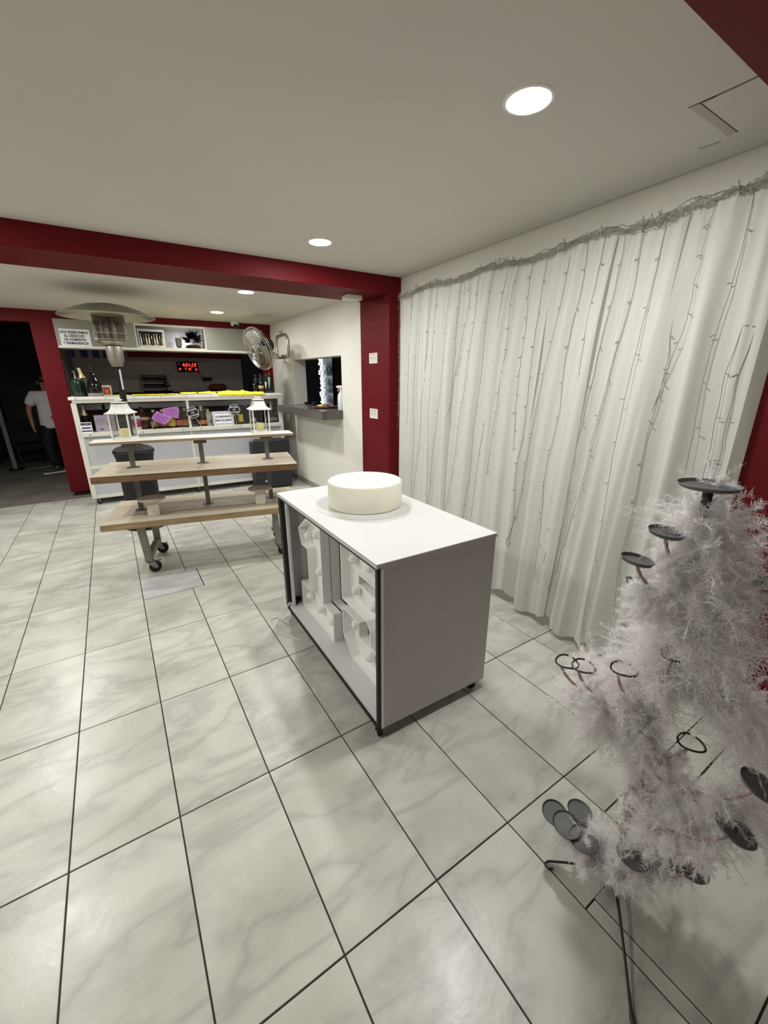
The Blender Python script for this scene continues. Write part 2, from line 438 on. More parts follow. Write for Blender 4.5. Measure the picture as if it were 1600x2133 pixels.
struct(MB().box(-2.6, 2.46, 3.515, 4.06, 2.287, 2.5).build('trim_1', 'red_paint'))
struct(MB().box(2.326, 2.75, 3.515, 4.06, -0.05, 2.287).build('trim_2', 'red_paint'))
struct(MB().box(-2.6, 2.62, 0.02, 0.615, 2.287, 2.5).build('trim_3', 'red_paint'))
struct(MB().box(2.326, 2.75, -0.1, 0.652, -0.05, 2.287).build('trim_4', 'red_paint'))
struct(MB().box(-0.672, -0.44, 6.948, 7.12, 0.045, 2.262).build('trim_5', 'red_paint'))
struct(MB().box(-0.62, -0.40, 6.98, 7.12, -0.012, 0.05).build('trim_5', 'dark_inside'))
struct(MB().box(-2.6, 2.33, 6.95, 7.1, 2.262, 2.5).build('trim_6', 'red_paint'))
struct(MB().box(2.20, 2.326, 6.97, 7.12, -0.01, 2.262).build('trim_7', 'red_paint'))
struct(MB().box(-2.6, -0.672, 6.96, 7.10, 2.205, 2.262).build('trim_8', 'red_paint'))
struct(MB().box(-0.60, 2.40, 9.2, 9.3, -0.02, 2.55).build('wall_back', 'kitchen_wall'))
struct(MB().box(0.42, 2.40, 9.08, 9.22, 1.915, 2.55).build('trim_9', 'red_paint'))
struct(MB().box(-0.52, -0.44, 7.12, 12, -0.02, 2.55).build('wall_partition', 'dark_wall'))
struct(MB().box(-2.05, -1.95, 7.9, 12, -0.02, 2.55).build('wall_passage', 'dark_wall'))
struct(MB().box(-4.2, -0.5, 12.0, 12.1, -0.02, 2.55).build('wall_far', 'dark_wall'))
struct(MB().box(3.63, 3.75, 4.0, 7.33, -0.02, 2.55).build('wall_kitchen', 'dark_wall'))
MB().prism([(wallx(-2.6) - .0135, -2.6), (wallx(-2.6) + .002, -2.6), (wallx(3.515) + .002, 3.515), (wallx(3.515) - .0135, 3.515)], 2.434, 2.46).build('shadow_gap', 'gap_shade_dirt', cl)  # dark filler strip that paints the shade and dirt of the open gap
# ceiling hatch with its taped joint and cracks
MB().box(1.846, 2.158, 0.655, 0.882, 2.4255, 2.4285, 0.0008).build('access_panel', 'ceiling_paint', cl)
MB().box(1.838, 1.8425, 0.655, 0.886, 2.4268, 2.4285).build('joint', 'crack', cl)
MB().box(1.838, 2.16, 0.8835, 0.887, 2.4268, 2.4285).build('joint', 'crack', cl)
MB().box(1.845, 2.158, 0.888, 0.918, 2.4272, 2.4285).build('tape_strip', 'tape', cl)
MB().prism([(2.178, 1.02), (2.184, .95), (2.181, .95), (2.176, 1.02)], 2.4268, 2.4285).build('crack_line', 'crack', cl)
MB().prism([(1.838, .92), (1.846, .84), (1.838, .84), (1.834, .92)], 2.4268, 2.4285).build('crack_line', 'crack', cl)

# ------------------------------------------------------------------ ceiling downlights
def lamp_meshes():
    ring = MB().lathe([(0.072, 0.0), (0.085, 0.0), (0.083, -0.0025), (0.078, -0.004), (0.072, -0.004), (0.072, 0.0)], 40).mesh('frame', 'socket_white')
    dif = MB().lathe([(0.0718, -0.003), (0.070, -0.0044), (0.05, -0.0055), (0, -0.006)], 40).mesh('diffuser', 'lamp_glow')
    return ring, dif
LR, LD = lamp_meshes()
def lamp(x, y, z, label):
    t = thing('ceiling_light', label, 'ceiling light', (x, y, z), 0, 'round downlights')
    link('frame', LR, t); link('diffuser', LD, t)
lamp(1.342, 1.189, 2.428, 'large lit round downlight nearest the camera in the white ceiling')
lamp(1.383, 2.947, 2.428, 'lit round downlight just in front of the red beam')
lamp(1.290, 4.485, 2.345, 'lit round downlight just behind the red beam, over the tiered table')
lamp(1.333, 5.99, 2.345, 'farthest lit round downlight, in front of the hanging bar cabinet')
for y, z in ((1.189, 2.428), (3.07, 2.428), (4.476, 2.345), (5.96, 2.345)):
    lamp(-1.0, y, z, 'round downlight of the left row, ' + ('over the near floor' if y < 2 else 'before the red beam' if y < 4 else 'behind the red beam' if y < 5 else 'before the dark doorway'))

# ------------------------------------------------------------------ dessert cart with marquee numbers and foam cake
cart = thing('display_cart', 'white display cart on casters with open side and black metal frame', 'cart', (0.747, 1.212, 0), R(-1.1))
CW, CL, CT = 0.648, 1.222, 0.87
MB().box(0, CW, 0, CL, CT - .020, CT - .001, .0015).build('tabletop', 'melamine_grey', cart)
MB().box(.001, CW - .001, .001, CL - .001, CT - .0012, CT).build('top_surface', 'melamine', cart)
MB().box(0.02, CW - .004, 0.004, 0.02, 0.058, CT - .018, .001).build('end_panel', 'melamine_grey', cart)
MB().box(0.0195, 0.034, 0.0015, 0.0045, 0.058, CT - .024, .0008).build('panel_edge', 'letter_white', cart)
MB().box(0.02, CW - .004, CL - .02, CL - .004, 0.058, CT - .018, .001).build('end_panel', 'melamine_grey', cart)
MB().box(CW - .02, CW - .004, 0.02, CL - .02, 0.07, CT - .018).build('back_panel', 'melamine', cart)
MB().box(0.012, CW - .02, 0.02, CL - .02, 0.076, 0.094).build('bottom_shelf', 'melamine', cart)
MB().box(0.004, 0.019, 0.002, 0.019, 0.062, CT - .0185).build('frame_post', 'black_steel', cart)
MB().box(0.004, 0.03, CL - .045, CL - .004, 0.062, CT - .0185).build('frame_post', 'black_steel', cart)
MB().box(0.004, 0.018, 0.019, CL - .045, CT - .031, CT - .0185).build('frame_rail', 'black_steel', cart)
MB().box(0.004, 0.024, 0.019, CL - .045, 0.06, 0.0755).build('frame_rail', 'black_steel', cart)
MB().box(0.03, 0.045, CL - .075, CL - .02, 0.094, CT - .02).build('inner_post', 'melamine', cart)
def caster(parent, x, y, r=.024, rz=0.0, top=0.06, wid=.018, m='black_plastic'):
    M = Matrix.Translation((x, y, 0)) @ Matrix.Rotation(rz, 4, 'Z')
    c = MB()
    c.box(-.022, .022, -.018, .018, top - .004, top, 0, M)
    c.cyl(.008, top - .014, top - .004, 12, M)
    for s in (-1, 1):
        c.prism([(-.012, top - .012), (.016, top - .012), (.02, r * .9), (.012, r * .55), (.0, r * .7)], s * (wid / 2 + .002) - .0015, s * (wid / 2 + .002) + .0015,
                M @ Matrix.Rotation(R(90), 4, 'X') @ Matrix.Diagonal((1, 1, -1, 1)))
    c.box(-.014, .018, -wid / 2 - .003, wid / 2 + .003, top - .014, top - .010, 0, M)
    o = c.build('caster', m, parent)
    wl = MB().lathe([(0, -wid / 2), (r * .5, -wid / 2), (r * .92, -wid / 2), (r, -wid * .25), (r, wid * .25), (r * .92, wid / 2), (0, wid / 2)], 24,
                    M @ Matrix.Translation((.012, 0, r)) @ Matrix.Rotation(R(90), 4, 'X')).build('wheel', 'rubber', o)
    return o
for x, y, a in ((.022, .022, .9), (CW - .05, .03, 2.4), (.03, CL - .03, .2), (CW - .05, CL - .03, 4)):
    caster(cart, x, y, .023, a, .06)

def channel_number(name, label, pts, origin, depth, holes_bulbs):
    """hollow marquee numeral: back plate, rim wall all round, bulbs; opening faces -x of the room"""
    t = thing(name, label, 'marquee number', origin, R(-1.1))
    # local a runs to -y of the room, height z, depth +x
    def P(a, z, d): return (d, -a, z)
    mb = MB(); n = len(pts)
    bm = mb.bm
    Mx = Matrix(((0, 0, 1, 0), (-1, 0, 0, 0), (0, 1, 0, 0), (0, 0, 0, 1)))      # (a, z, d) -> (d, -a, z)
    mb.prism(pts, .052, .060, Mx)
    mb.build('back_plate', 'letter_white', t)
    wall = MB(); th = .007
    area = sum(pts[i][0] * pts[(i + 1) % n][1] - pts[(i + 1) % n][0] * pts[i][1] for i in range(n)) / 2
    sg = 1 if area > 0 else -1
    inner = []
    for i in range(n):
        p0, p1, p2 = Vector(pts[i - 1]), Vector(pts[i]), Vector(pts[(i + 1) % n])
        d1, d2 = (p1 - p0).normalized(), (p2 - p1).normalized()
        n1, n2 = Vector((-d1.y, d1.x)) * sg, Vector((-d2.y, d2.x)) * sg
        bis = (n1 + n2); bis = bis / max(.3, (1 + n1.dot(n2)))
        inner.append(p1 + bis * th)
    bmw = wall.bm
    vo = [[bmw.verts.new(P(p[0], p[1], d)) for p in pts] for d in (0, depth - .012)]
    vi = [[bmw.verts.new(P(p[0], p[1], d)) for p in inner] for d in (0, depth - .012)]
    for i in range(n):
        j = (i + 1) % n
        bmw.faces.new((vo[0][i], vo[0][j], vo[1][j], vo[1][i])); bmw.faces.new((vi[0][i], vi[0][j], vi[1][j], vi[1][i]))
        bmw.faces.new((vo[0][i], vo[0][j], vi[0][j], vi[0][i])); bmw.faces.new((vo[1][i], vo[1][j], vi[1][j], vi[1][i]))
    wall.build('rim', 'letter_white', t, smooth=False)
    bme = None
    for a, z in holes_bulbs:
        if bme is None:
            b = MB().sphere((0, 0, 0), .0265, 16); b.lathe([(.011, -.002), (.013, .022), (.016, .03), (.016, .036), (0, .036)], 16, Matrix.Rotation(R(90), 4, 'Y'))
            bme = b.mesh('bulb', 'bulb_white')
        link('bulb', bme, t, P(a, z, .03))
    return t
one = [(0, .55), (.16, .66), (.355, .66), (.355, .185), (.50, .185), (.50, 0), (0, 0), (0, .185), (.145, .185), (.145, .49), (.055, .445)]
# tidy numeral outline: flag, stem, foot
one = [(.005, .553), (.15, .655), (.362, .655), (.362, .18), (.497, .18), (.497, 0), (0, 0), (0, .18), (.145, .18), (.145, .455), (.048, .455)]
channel_number('marquee_number', 'white marquee number 1 with round bulbs inside the cart', one, (.862, 2.352, .095), .125,
               [(.095, .52), (.235, .57), (.255, .34), (.075, .09), (.245, .075), (.42, .085)])
five = [(0, .655), (.46, .655), (.46, .545), (.20, .545), (.20, .495), (.36, .495), (.46, .395), (.46, .10), (.36, 0), (.10, 0), (0, .10), (0, .27), (.30 - .11, .27),
        (.19, .19), (.28, .19), (.30, .21), (.30, .285), (.27, .32), (0, .32)]
channel_number('marquee_number', 'white marquee number 5 with round bulbs at the near end of the cart', five, (.872, 1.775, .095), .125,
               [(.09, .58), (.26, .60), (.11, .41), (.30, .41), (.385, .28), (.10, .2), (.25, .09)])
cb = MB().tube([(.80, 2.34, .12), (.775, 2.36, .13), (.752, 2.385, .085), (.70, 2.43, .006), (.655, 2.43, .005), (.63, 2.37, .004), (.64, 2.27, .004), (.70, 2.17, .004), (.735, 2.10, .004)], .0035, 6)
cb.tube([(.80, 2.35, .12), (.77, 2.37, .11), (.74, 2.38, .05), (.70, 2.39, .006), (.66, 2.34, .004)], .003, 6)
tag(cb.build('power_cable', 'cable_white'), 'thin white cable spilling out of the far corner of the cart onto the floor', 'cable')
pl = thing('power_adapter', 'small black power adapter lying in the far corner of the cart', 'adapter', (.835, 2.395, .0945), R(30))
MB().box(-.03, .03, -.02, .02, 0, .035, .005).build('body', 'black_plastic', pl)
MB().cyl(.004, .0, .03, 10, Matrix.Translation((.03, 0, .015)) @ Matrix.Rotation(R(90), 4, 'Y')).build('plug', 'black_plastic', pl)

ck = MB().lathe([(0, 0), (.200, 0), (.206, .006), (.206, .132), (.2, .140), (.1, .1415), (0, .1415)], 72)
tag(MB().lathe([(0, 0), (.262, 0), (.264, .001), (.262, .0022), (0, .0022)], 72).build('pale_disc', 'pale_disc', loc=(1.105, 1.912, CT)), 'thin round pale grey disc under the foam cake', 'cake board')  # flat disc in one pale grey tone, wider than the cake
tag(ck.build('foam_cake', 'foam_cake', loc=(1.113, 1.925, CT + .0023)), 'round cream coloured foam cake drum on top of the white cart', 'cake dummy')

# ------------------------------------------------------------------ tiered rolling table
TY = R(-12.6)
tb = thing('tiered_table', 'tiered wooden rolling table with three planks on grey steel posts', 'table', (0.573, 3.737, 0), TY)
MB().box(-.745, .745, -.345, .345, .450, .4995, .003).build('lower_plank', 'oak', tb)
MB().box(-.744, .744, -.344, .344, .4994, .5006).build('plank_surface', 'oak_top', tb)
MB().box(-.75, .75, -.30, .30, .808, .8595, .003).build('middle_plank', 'dark_oak', tb)
MB().box(-.749, .749, -.299, .299, .8594, .8606).build('plank_surface', 'oak_top', tb)
tps = MB().box(-.763, .763, -.108, .108, 1.066, 1.085, .003).build('top_shelf', 'oak', tb, loc=(0, .012, 0), rot=(0, 0, R(2.6)))
MB().box(-.7625, .7625, -.1075, .1075, 1.0848, 1.0862).build('shelf_surface', 'shelf_white', tps)
for u in (-.52, 0.0, .535):
    for z0, z1 in ((.5006, .809), (.8606, 1.067)):
        p = MB().box(u - .017, u + .017, -.017, .017, z0, z1, .002)
        p.box(u - .045, u + .045, -.03, .03, z0, z0 + .005)
        if z0 > .8: p.box(u - .05, u + .05, -.022, .022, z1 - .035, z1)
        p.build('post', 'grey_post', tb)
for u in (-.495, .555):
    l1 = MB().bar((u - .02, -.20, .455), (u, -.185, .115), .055, .05, (1, 0, 0), .002); l1.build('leg', 'dull_zinc', tb)
    l2 = MB().bar((u + .02, .16, .455), (u + .01, .225, .13), .055, .05, (1, 0, 0), .002); l2.build('leg', 'dull_zinc', tb)
    MB().bar((u, -.17, .14), (u + .01, .235, .14), .05, .045, (1, 0, 0), .002).build('brace', 'dull_zinc', tb)
    for v, a in ((-.185, .5), (.25, .1)):
        M = Matrix.Translation((u, v, 0)) @ Matrix.Rotation(a, 4, 'Z')
        c = MB().box(-.03, .03, -.028, .028, .112, .118, 0, M).cyl(.014, .098, .112, 14, M)
        for s in (-1, 1):
            c.prism([(-.025, .10), (.03, .10), (.052, .05), (.045, .035), (.02, .04)], s * .019 - .0015, s * .019 + .0015, M @ Matrix.Rotation(R(90), 4, 'X') @ Matrix.Diagonal((1, 1, -1, 1)))
        c.box(-.025, .03, -.02, .02, .096, .1, 0, M)
        c.box(.03, .085, -.012, .012, .088, .093, .001, M)
        co = c.build('caster', 'zinc', tb)
        MB().lathe([(0, -.012), (.018, -.014), (.03, -.015), (.044, -.014), (.048, -.008), (.048, .008), (.044, .014), (.03, .015), (.018, .014), (0, .012)], 28,
                   M @ Matrix.Translation((.035, 0, .048)) @ Matrix.Rotation(R(90), 4, 'X')).build('wheel', 'rubber', co)

def cake_stand(x, y, rz, label):
    t = thing('cake_stand', label, 'cake stand', (x, y, .5007), rz, 'round cake stands on the lower plank')
    MB().box(-.042, .042, -.042, .042, 0, .125, .004).build('stem', 'stand_stem', t)
    MB().lathe([(0, .125), (.094, .125), (.1, .128), (.1, .136), (.096, .14), (0, .14)], 40).build('disc', 'stand_disc', t)
cake_stand(.142, 3.655, R(-5), 'left round cake stand with square stem on the lower plank')
cake_stand(.965, 3.50, R(-20), 'right round cake stand with square stem on the lower plank')

def lantern(x, y, rz, label, clabel):
    t = thing('lantern', label, 'lantern', (x, y, 1.0864), rz, 'white lanterns on the top shelf')
    h0, hw = .0, .066
    MB().box(-hw - .006, hw + .006, -hw - .006, hw + .006, 0, .012, .002).box(-hw + .004, hw - .004, -hw + .004, hw - .004, .012, .02).build('base', 'lantern_white', t)
    for sx in (-1, 1):
        for sy in (-1, 1):
            MB().box(sx * hw - .005, sx * hw + .005, sy * hw - .005, sy * hw + .005, .012, .205, .001).build('corner_post', 'lantern_white', t)
    for a in range(4):
        M = Matrix.Rotation(a * PI / 2, 4, 'Z')
        MB().box(-hw + .005, hw - .005, -hw - .001, -hw + .001, .02, .2, 0, M).build('pane', 'clear_glass', t)
    r = MB(); prof = [(.086, .2), (.086, .206), (.068, .217), (.053, .234), (.046, .258), (.043, .272)]
    bm = r.bm; rows = []
    for q, z in prof: rows.append([bm.verts.new((sx * q, sy * q, z)) for sx, sy in ((-1, -1), (1, -1), (1, 1), (-1, 1))])
    for a_, b_ in zip(rows, rows[1:]):
        for i in range(4): bm.faces.new((a_[i], a_[(i + 1) % 4], b_[(i + 1) % 4], b_[i]))
    bm.faces.new(rows[0][::-1]); bm.faces.new(rows[-1])
    r.build('roof', 'lantern_white', t)
    MB().box(-.032, .032, -.032, .032, .272, .279).build('vent', 'dark_inside', t)
    MB().box(-.044, .044, -.044, .044, .279, .287, .002).cyl(.008, .287, .297, 10).build('cap', 'lantern_white', t)
    MB().tube([(.026 * math.cos(q), .018 * math.sin(q), .302 + .004 * math.sin(q)) for q in np.linspace(0, 2 * PI, 18)[:-1]], .003, 6, True).build('ring_handle', 'lantern_white', t)
    c = MB().lathe([(0, 0), (.033, 0), (.034, .003), (.034, .058), (.031, .062), (.02, .058), (0, .055)], 28)
    tag(c.build('pillar_candle', 'candle', loc=(x, y, 1.0864 + .0205)), clabel, 'candle', 'candles in the lanterns')
lantern(.052, 3.872, R(-24), 'white metal lantern with candle on the left end of the top shelf', 'cream pillar candle inside the left lantern')
lantern(1.078, 3.700, R(-4), 'white metal lantern with candle on the right end of the top shelf', 'cream pillar candle inside the right lantern')

# ------------------------------------------------------------------ patio heater
ht = thing('patio_heater', 'tall patio heater with wide metal dome behind the tiered table', 'patio heater', (.115, 5.04, 0))
MB().lathe([(0, 0), (.215, 0), (.22, .01), (.215, .03), (.1, .05), (0, .05)], 40).build('base', 'black_plastic', ht)
MB().lathe([(.172, .05), (.168, .3), (.172, .74), (.186, .80), (.19, .815), (.186, .84), (.16, .862), (.07, .892), (.03, .90), (0, .90)], 40).build('tank_cover', 'black_cloth', ht)
MB().tube([(.19 * math.cos(q), .19 * math.sin(q), .82 + .006 * math.sin(3 * q)) for q in np.linspace(0, 2 * PI, 40)[:-1]], .006, 6, True).build('zipper_seam', 'black_plastic', ht)
MB().cyl(.029, .88, 1.66, 20).build('pole', 'black_steel', ht)
MB().box(.004, .02, -.0300, -.024, 1.44, 1.63).build('pole_label', 'carton_white', ht)
MB().lathe([(.045, 1.655), (.05, 1.66), (.06, 1.69), (.07, 1.72), (.072, 1.83), (.068, 1.845), (0, 1.845)], 28).build('control_housing', 'dull_steel', ht)
MB().lathe([(0, 1.845), (.09, 1.85), (.125, 1.875), (.13, 1.885), (.125, 1.89), (0, 1.89)], 32).build('burner_tray', 'brushed_steel', ht)
MB().lathe([(.112, 1.89), (.118, 2.02), (.124, 2.12)], 32).build('emitter_screen', 'heater_glass', ht)
cg = MB()
for z, r_ in ((1.90, .140), (1.955, .143)): cg.tube([(r_ * math.cos(q), r_ * math.sin(q), z) for q in np.linspace(0, 2 * PI, 36)[:-1]], .0035, 6, True)
for k in range(8):
    q = k * PI / 4 + .2; cg.tube([(.11 * math.cos(q), .11 * math.sin(q), 1.868), (.14 * math.cos(q), .14 * math.sin(q), 1.9), (.143 * math.cos(q), .143 * math.sin(q), 1.955), (.13 * math.cos(q), .13 * math.sin(q), 2.05)], .003, 6)
cg.build('guard', 'chrome', ht)
MB().lathe([(.05, 1.89), (.055, 2.1), (0, 2.1)], 20).build('burner', 'brushed_steel', ht)
MB().lathe([(.134, 2.03), (.136, 2.125)], 36).build('flame_screen', 'heater_glass', ht)
dome = MB().lathe([(.398, 2.098), (.402, 2.104), (.398, 2.109), (.36, 2.128), (.28, 2.165), (.18, 2.198), (.08, 2.215), (0, 2.219), (0, 2.209), (.08, 2.206), (.18, 2.188), (.28, 2.155), (.36, 2.118), (.394, 2.1), (.398, 2.098)], 56)
dome.build('reflector_dome', 'brushed_steel', ht)

# ------------------------------------------------------------------ speaker beside the bar
sp = thing('loudspeaker', 'black box loudspeaker standing before the right end of the bar', 'speaker', (1.835, 5.93, 0), R(-4))
MB().prism([(-.26, -.13), (.26, -.13), (.26, .12), (.17, .15), (-.17, .15), (-.26, .12)], .015, .675, bev=.012).build('cabinet', 'speaker_black', sp)
MB().prism([(-.255, -.125), (.255, -.125), (.2, .10), (-.2, .10)], .672, .705, bev=.01).build('top_cap', 'speaker_black', sp)
for x, y in ((-.05, -.02), (.04, -.04), (.06, .0)): MB().cyl(.016, .704, .716, 12, Matrix.Translation((x, y, 0))).build('knob', 'black_plastic', sp)
MB().box(-.12, .02, -.133, -.129, .25, .31, .004).build('front_handle', 'dark_inside', sp)
MB().box(-.10, -.02, -.137, -.131, .285, .305, .003).build('handle_plate', 'carton_white', sp)
MB().box(-.255, .255, -.1315, -.129, .335, .345).build('seam', 'dark_inside', sp)
MB().prism([(-.135, 0), (-.1, 0), (-.1175, .03)], .13, .134, at(0, 0, .11) @ Matrix.Diagonal((1, 1, 1, 1))).build('badge', 'white_ink', sp)
for x in (-.2, .2):
    for y in (-.1, .1): MB().cyl(.015, 0, .016, 10, Matrix.Translation((x, y, 0))).build('rubber_foot', 'rubber', sp)

# ------------------------------------------------------------------ bar display counter
BA = R(-2.95)
BO = Vector((-0.405, 6.226, 0))
BM = Matrix.Translation(BO) @ Matrix.Rotation(BA, 4, 'Z')
def bw(u, v, z): return BM @ Vector((u, v, z))
BLN = 2.535
bar = thing('bar_counter', 'white wheeled bar display counter with glazed front below the top', 'bar counter', tuple(BO), BA)
MB().box(-.012, BLN + .012, -.02, .45, 1.300, 1.334, .004).build('bar_top', 'bar_top', bar)
MB().box(.02, BLN - .02, -.004, .015, 1.262, 1.300).build('upper_rail', 'bar_white', bar)
for u in (0.0, BLN - .055):
    MB().box(u, u + .055, -.006, .03, .085, 1.262, .002).build('front_post', 'bar_white', bar)
    MB().box(u, u + .055, .40, .44, .085, 1.300, .002).build('rear_post', 'bar_white', bar)
MB().box(1.245, 1.275, -.006, .02, .085, 1.262, .002).build('mullion', 'bar_white', bar)
ld = MB().box(.055, BLN - .055, -.045, .02, .868, .915, .002).build('ledge', 'bar_white', bar)
for u in (.13, .69, 1.16, 1.38, 1.9):
    MB().cyl(.007, 0, .012, 10, Matrix.Translation((u, -.045, .892)) @ Matrix.Rotation(R(90), 4, 'X')).build('clip', 'chrome', ld)
MB().box(.055, BLN - .055, -.003, .012, .462, .505).build('middle_rail', 'bar_white', bar)
MB().box(.055, BLN - .055, -.003, .03, .085, .128).build('bottom_rail', 'bar_white', bar)
for ua, ub in ((.055, 1.245), (1.275, BLN - .055)):
    for za, zb in ((.128, .462), (.505, .868)):
        MB().box(ua, ub, .003, .009, za, zb).build('front_panel', 'bar_panel', bar)
    MB().box(ua, ub, .012, .014, .915, 1.262).build('pane', 'clear_glass', bar)
MB().box(.03, BLN - .03, .425, .435, .09, 1.30).build('back_panel', 'bar_inside', bar)
for u in (.012, BLN - .022): MB().box(u, u + .01, .03, .42, .09, 1.30).build('side_panel', 'bar_panel', bar)
MB().box(.03, BLN - .03, .02, .425, .895, .912).build('display_shelf', 'bar_panel', bar)
MB().box(.03, BLN - .03, .30, .425, 1.165, 1.18).box(.03, BLN - .03, .295, .30, 1.165, 1.235).build('inner_shelf', 'bar_panel', bar)
for u in (.06, 1.25, 2.47):
    for v in (.03, .40): caster(bar, u, v, .03, .8, .086, .02, 'zinc')
for k in range(9):
    MB().cyl(.006, 0, .006, 10, Matrix.Translation((.06 + k * .3, -.02, 1.317)) @ Matrix.Rotation(R(90), 4, 'X')).build('screw_cap', 'chrome', bar)

BPROF = {
 'champagne': [(0, 0), (.040, 0), (.044, .006), (.044, .15), (.036, .19), (.020, .225), (.0155, .25), (.0155, .30), (0, .30)],
 'round': [(0, 0), (.042, 0), (.046, .006), (.047, .07), (.042, .105), (.02, .135), (.0145, .15), (.0145, .2), (0, .2)],
 'spirit': [(0, 0), (.036, 0), (.039, .005), (.039, .165), (.03, .195), (.0145, .215), (.0145, .262), (0, .262)],
 'cone': [(0, 0), (.052, 0), (.056, .006), (.054, .05), (.036, .12), (.02, .17), (.0145, .2), (.0145, .235), (0, .235)],
 'jug': [(0, 0), (.07, 0), (.076, .01), (.078, .12), (.07, .15), (.05, .185), (.03, .21), (.018, .235), (.018, .275), (0, .275)],
}
def rad(prof, z):
    for (r0_, z0_), (r1_, z1_) in zip(prof, prof[1:]):
        if z0_ <= z <= z1_ and z1_ > z0_: return r0_ + (r1_ - r0_) * (z - z0_) / (z1_ - z0_)
    return prof[1][0]
def bottle(u, v, z, kind, label, glass, group, cap=None, lab=None, foil=0, tilt=None, sc=1.0, name='bottle', rz=0.0):
    prof = [(r * sc, q * sc) for r, q in BPROF[kind]]; H = prof[-1][1]
    t = thing(name, label, 'bottle', tuple(bw(u, v, z)), BA + rz, group)
    if tilt: t.rotation_euler = (tilt[0], tilt[1], BA)
    MB().lathe(prof, 22).build('glass_body', glass, t)
    if cap:
        z0 = H * (1 - foil) if foil else H - .025 * sc
        pr = [(rad(prof, z0) + .0012, z0)] + [(r + .0012, q) for r, q in prof if q > z0 and r > 0] + [(0, H + .0015)]
        MB().lathe(pr, 20).build('foil' if foil else 'cap', cap, t)
    if lab:
        m, za, zb = lab
        MB().lathe([(rad(prof, q * H) + .001, q * H) for q in np.linspace(za, zb, 6)], 22).build('paper_label', m, t)
    return t
G1 = 'bottles in the bar display'
bottle(.095, .14, .912, 'champagne', 'gold necked sparkling wine bottle at the left end of the bar display', 'dark_glass', G1, 'gold_foil', None, .38, sc=1.08)
bottle(.30, .30, .912, 'champagne', 'dark bottle behind the lilac certificate', 'brown_glass', G1, 'dark_inside', None, .2, sc=1.05)
bottle(.40, .31, .912, 'spirit', 'dark bottle behind the left lantern', 'brown_glass', G1, 'dark_inside', None, sc=1.15)
bottle(.715, .14, .912, 'jug', 'big brown jug bottle with cream band beside the magenta card', 'brown_glass', G1, 'dark_inside', ('tan_label', .42, .55), sc=1.02)
bottle(.845, .12, .912, 'round', 'squat bottle with tan label below the tilted purple card', 'brown_glass', G1, 'cream_cap', ('tan_label', .12, .4), sc=1.2)
bottle(.945, .13, .912, 'round', 'squat dark bottle between the two purple cards', 'brown_glass', G1, 'cream_cap', ('pink_label', .12, .3), sc=1.2)
bottle(1.045, .12, .912, 'round', 'squat bottle with bright yellow label', 'brown_glass', G1, 'cream_cap', ('yellow_label', .1, .5), sc=1.18)
bottle(1.14, .12, .912, 'round', 'squat amber bottle with pinkish label', 'brown_glass', G1, 'brown_glass', ('pink_label', .12, .42), sc=1.16)
bottle(1.225, .12, .912, 'round', 'squat amber bottle with orange label beside the mullion', 'brown_glass', G1, 'cream_cap', ('orange_label', .1, .45), sc=1.22)
bottle(1.43, .12, .912, 'cone', 'conical amber bottle right of the mullion', 'brown_glass', G1, 'gold_foil', ('orange_label', .12, .3), .22, sc=1.15)
bottle(1.945, .12, .912, 'spirit', 'olive wine bottle with yellow label right of the black framed notice', 'olive_glass', G1, 'olive_glass', ('yellow_label', .12, .5), sc=1.05)
bottle(1.86, .25, .912, 'spirit', 'dark bottle in the shade behind the black framed notice', 'dark_glass', G1, 'dark_inside', None, sc=1.05)
bottle(2.05, .2, .912, 'spirit', 'plain dark bottle left of the right lantern', 'dark_glass', G1, 'silver', None, sc=1.0)
bottle(2.12, .12, .912, 'round', 'small clear bottle behind the right lantern', 'smoke_glass', G1, 'silver', ('paper', .15, .4), sc=1.0)
bottle(2.245, .16, .912, 'champagne', 'first gold necked bottle at the right end of the bar display', 'dark_glass', G1, 'gold_foil', None, .38)
bottle(2.33, .16, .912, 'champagne', 'second gold necked bottle at the right end of the bar display', 'dark_glass', G1, 'gold_foil', None, .38)
bottle(2.41, .16, .912, 'champagne', 'third gold necked bottle at the right end of the bar display', 'dark_glass', G1, 'gold_foil', None, .38)
bx = thing('bottle_box', 'grey printed carton standing before the gold necked bottles', 'box', tuple(bw(2.39, .085, .912)), BA)
MB().box(-.085, .085, -.02, .02, 0, .105, .001).build('carton', 'speaker_black', bx)
MB().box(-.08, .08, -.0212, -.02, .03, .075).build('print', 'grey_case', bx)

def card(name, label, cat, u, v, z, w_, h_, base, rx=R(-6), thick=.002, rz=0.0, ry=0.0):
    t = thing(name, label, cat, tuple(bw(u, v, z))); t.rotation_euler = (rx, ry, BA + rz)
    MB().box(-w_ / 2, w_ / 2, 0, thick, 0, h_, .0004).build('sheet', base, t)
    return t
def block(t, x0, x1, z0, z1, m, d=.0007): return MB().box(x0, x1, -d, 0, z0, z1).build('print', m, t)
c = card('price_card', 'small violet and white card at the left end of the bar ledge', 'card', .105, -.028, .9155, .115, .125, 'paper')
block(c, -.052, .052, .088, .118, 'violet_print'); block(c, -.052, .052, .012, .03, 'violet_print'); block(c, -.042, .046, .048, .068, 'violet_print')
MB().cyl(.011, 0, .001, 12, at(-.036, -.0008, .058)).build('logo', 'violet_print', c)
text('print', '••• •••••', .014, 'white_ink', c, at(0, -.0012, .103), .0003)
c = card('certificate', 'lilac paper certificate leaning inside the left of the bar display', 'paper', .30, .06, .9125, .215, .20, 'lilac_paper')
for k in range(6): block(c, -.085, .05 - .02 * (k % 3), .155 - k * .014, .158 - k * .014, 'grey_case')
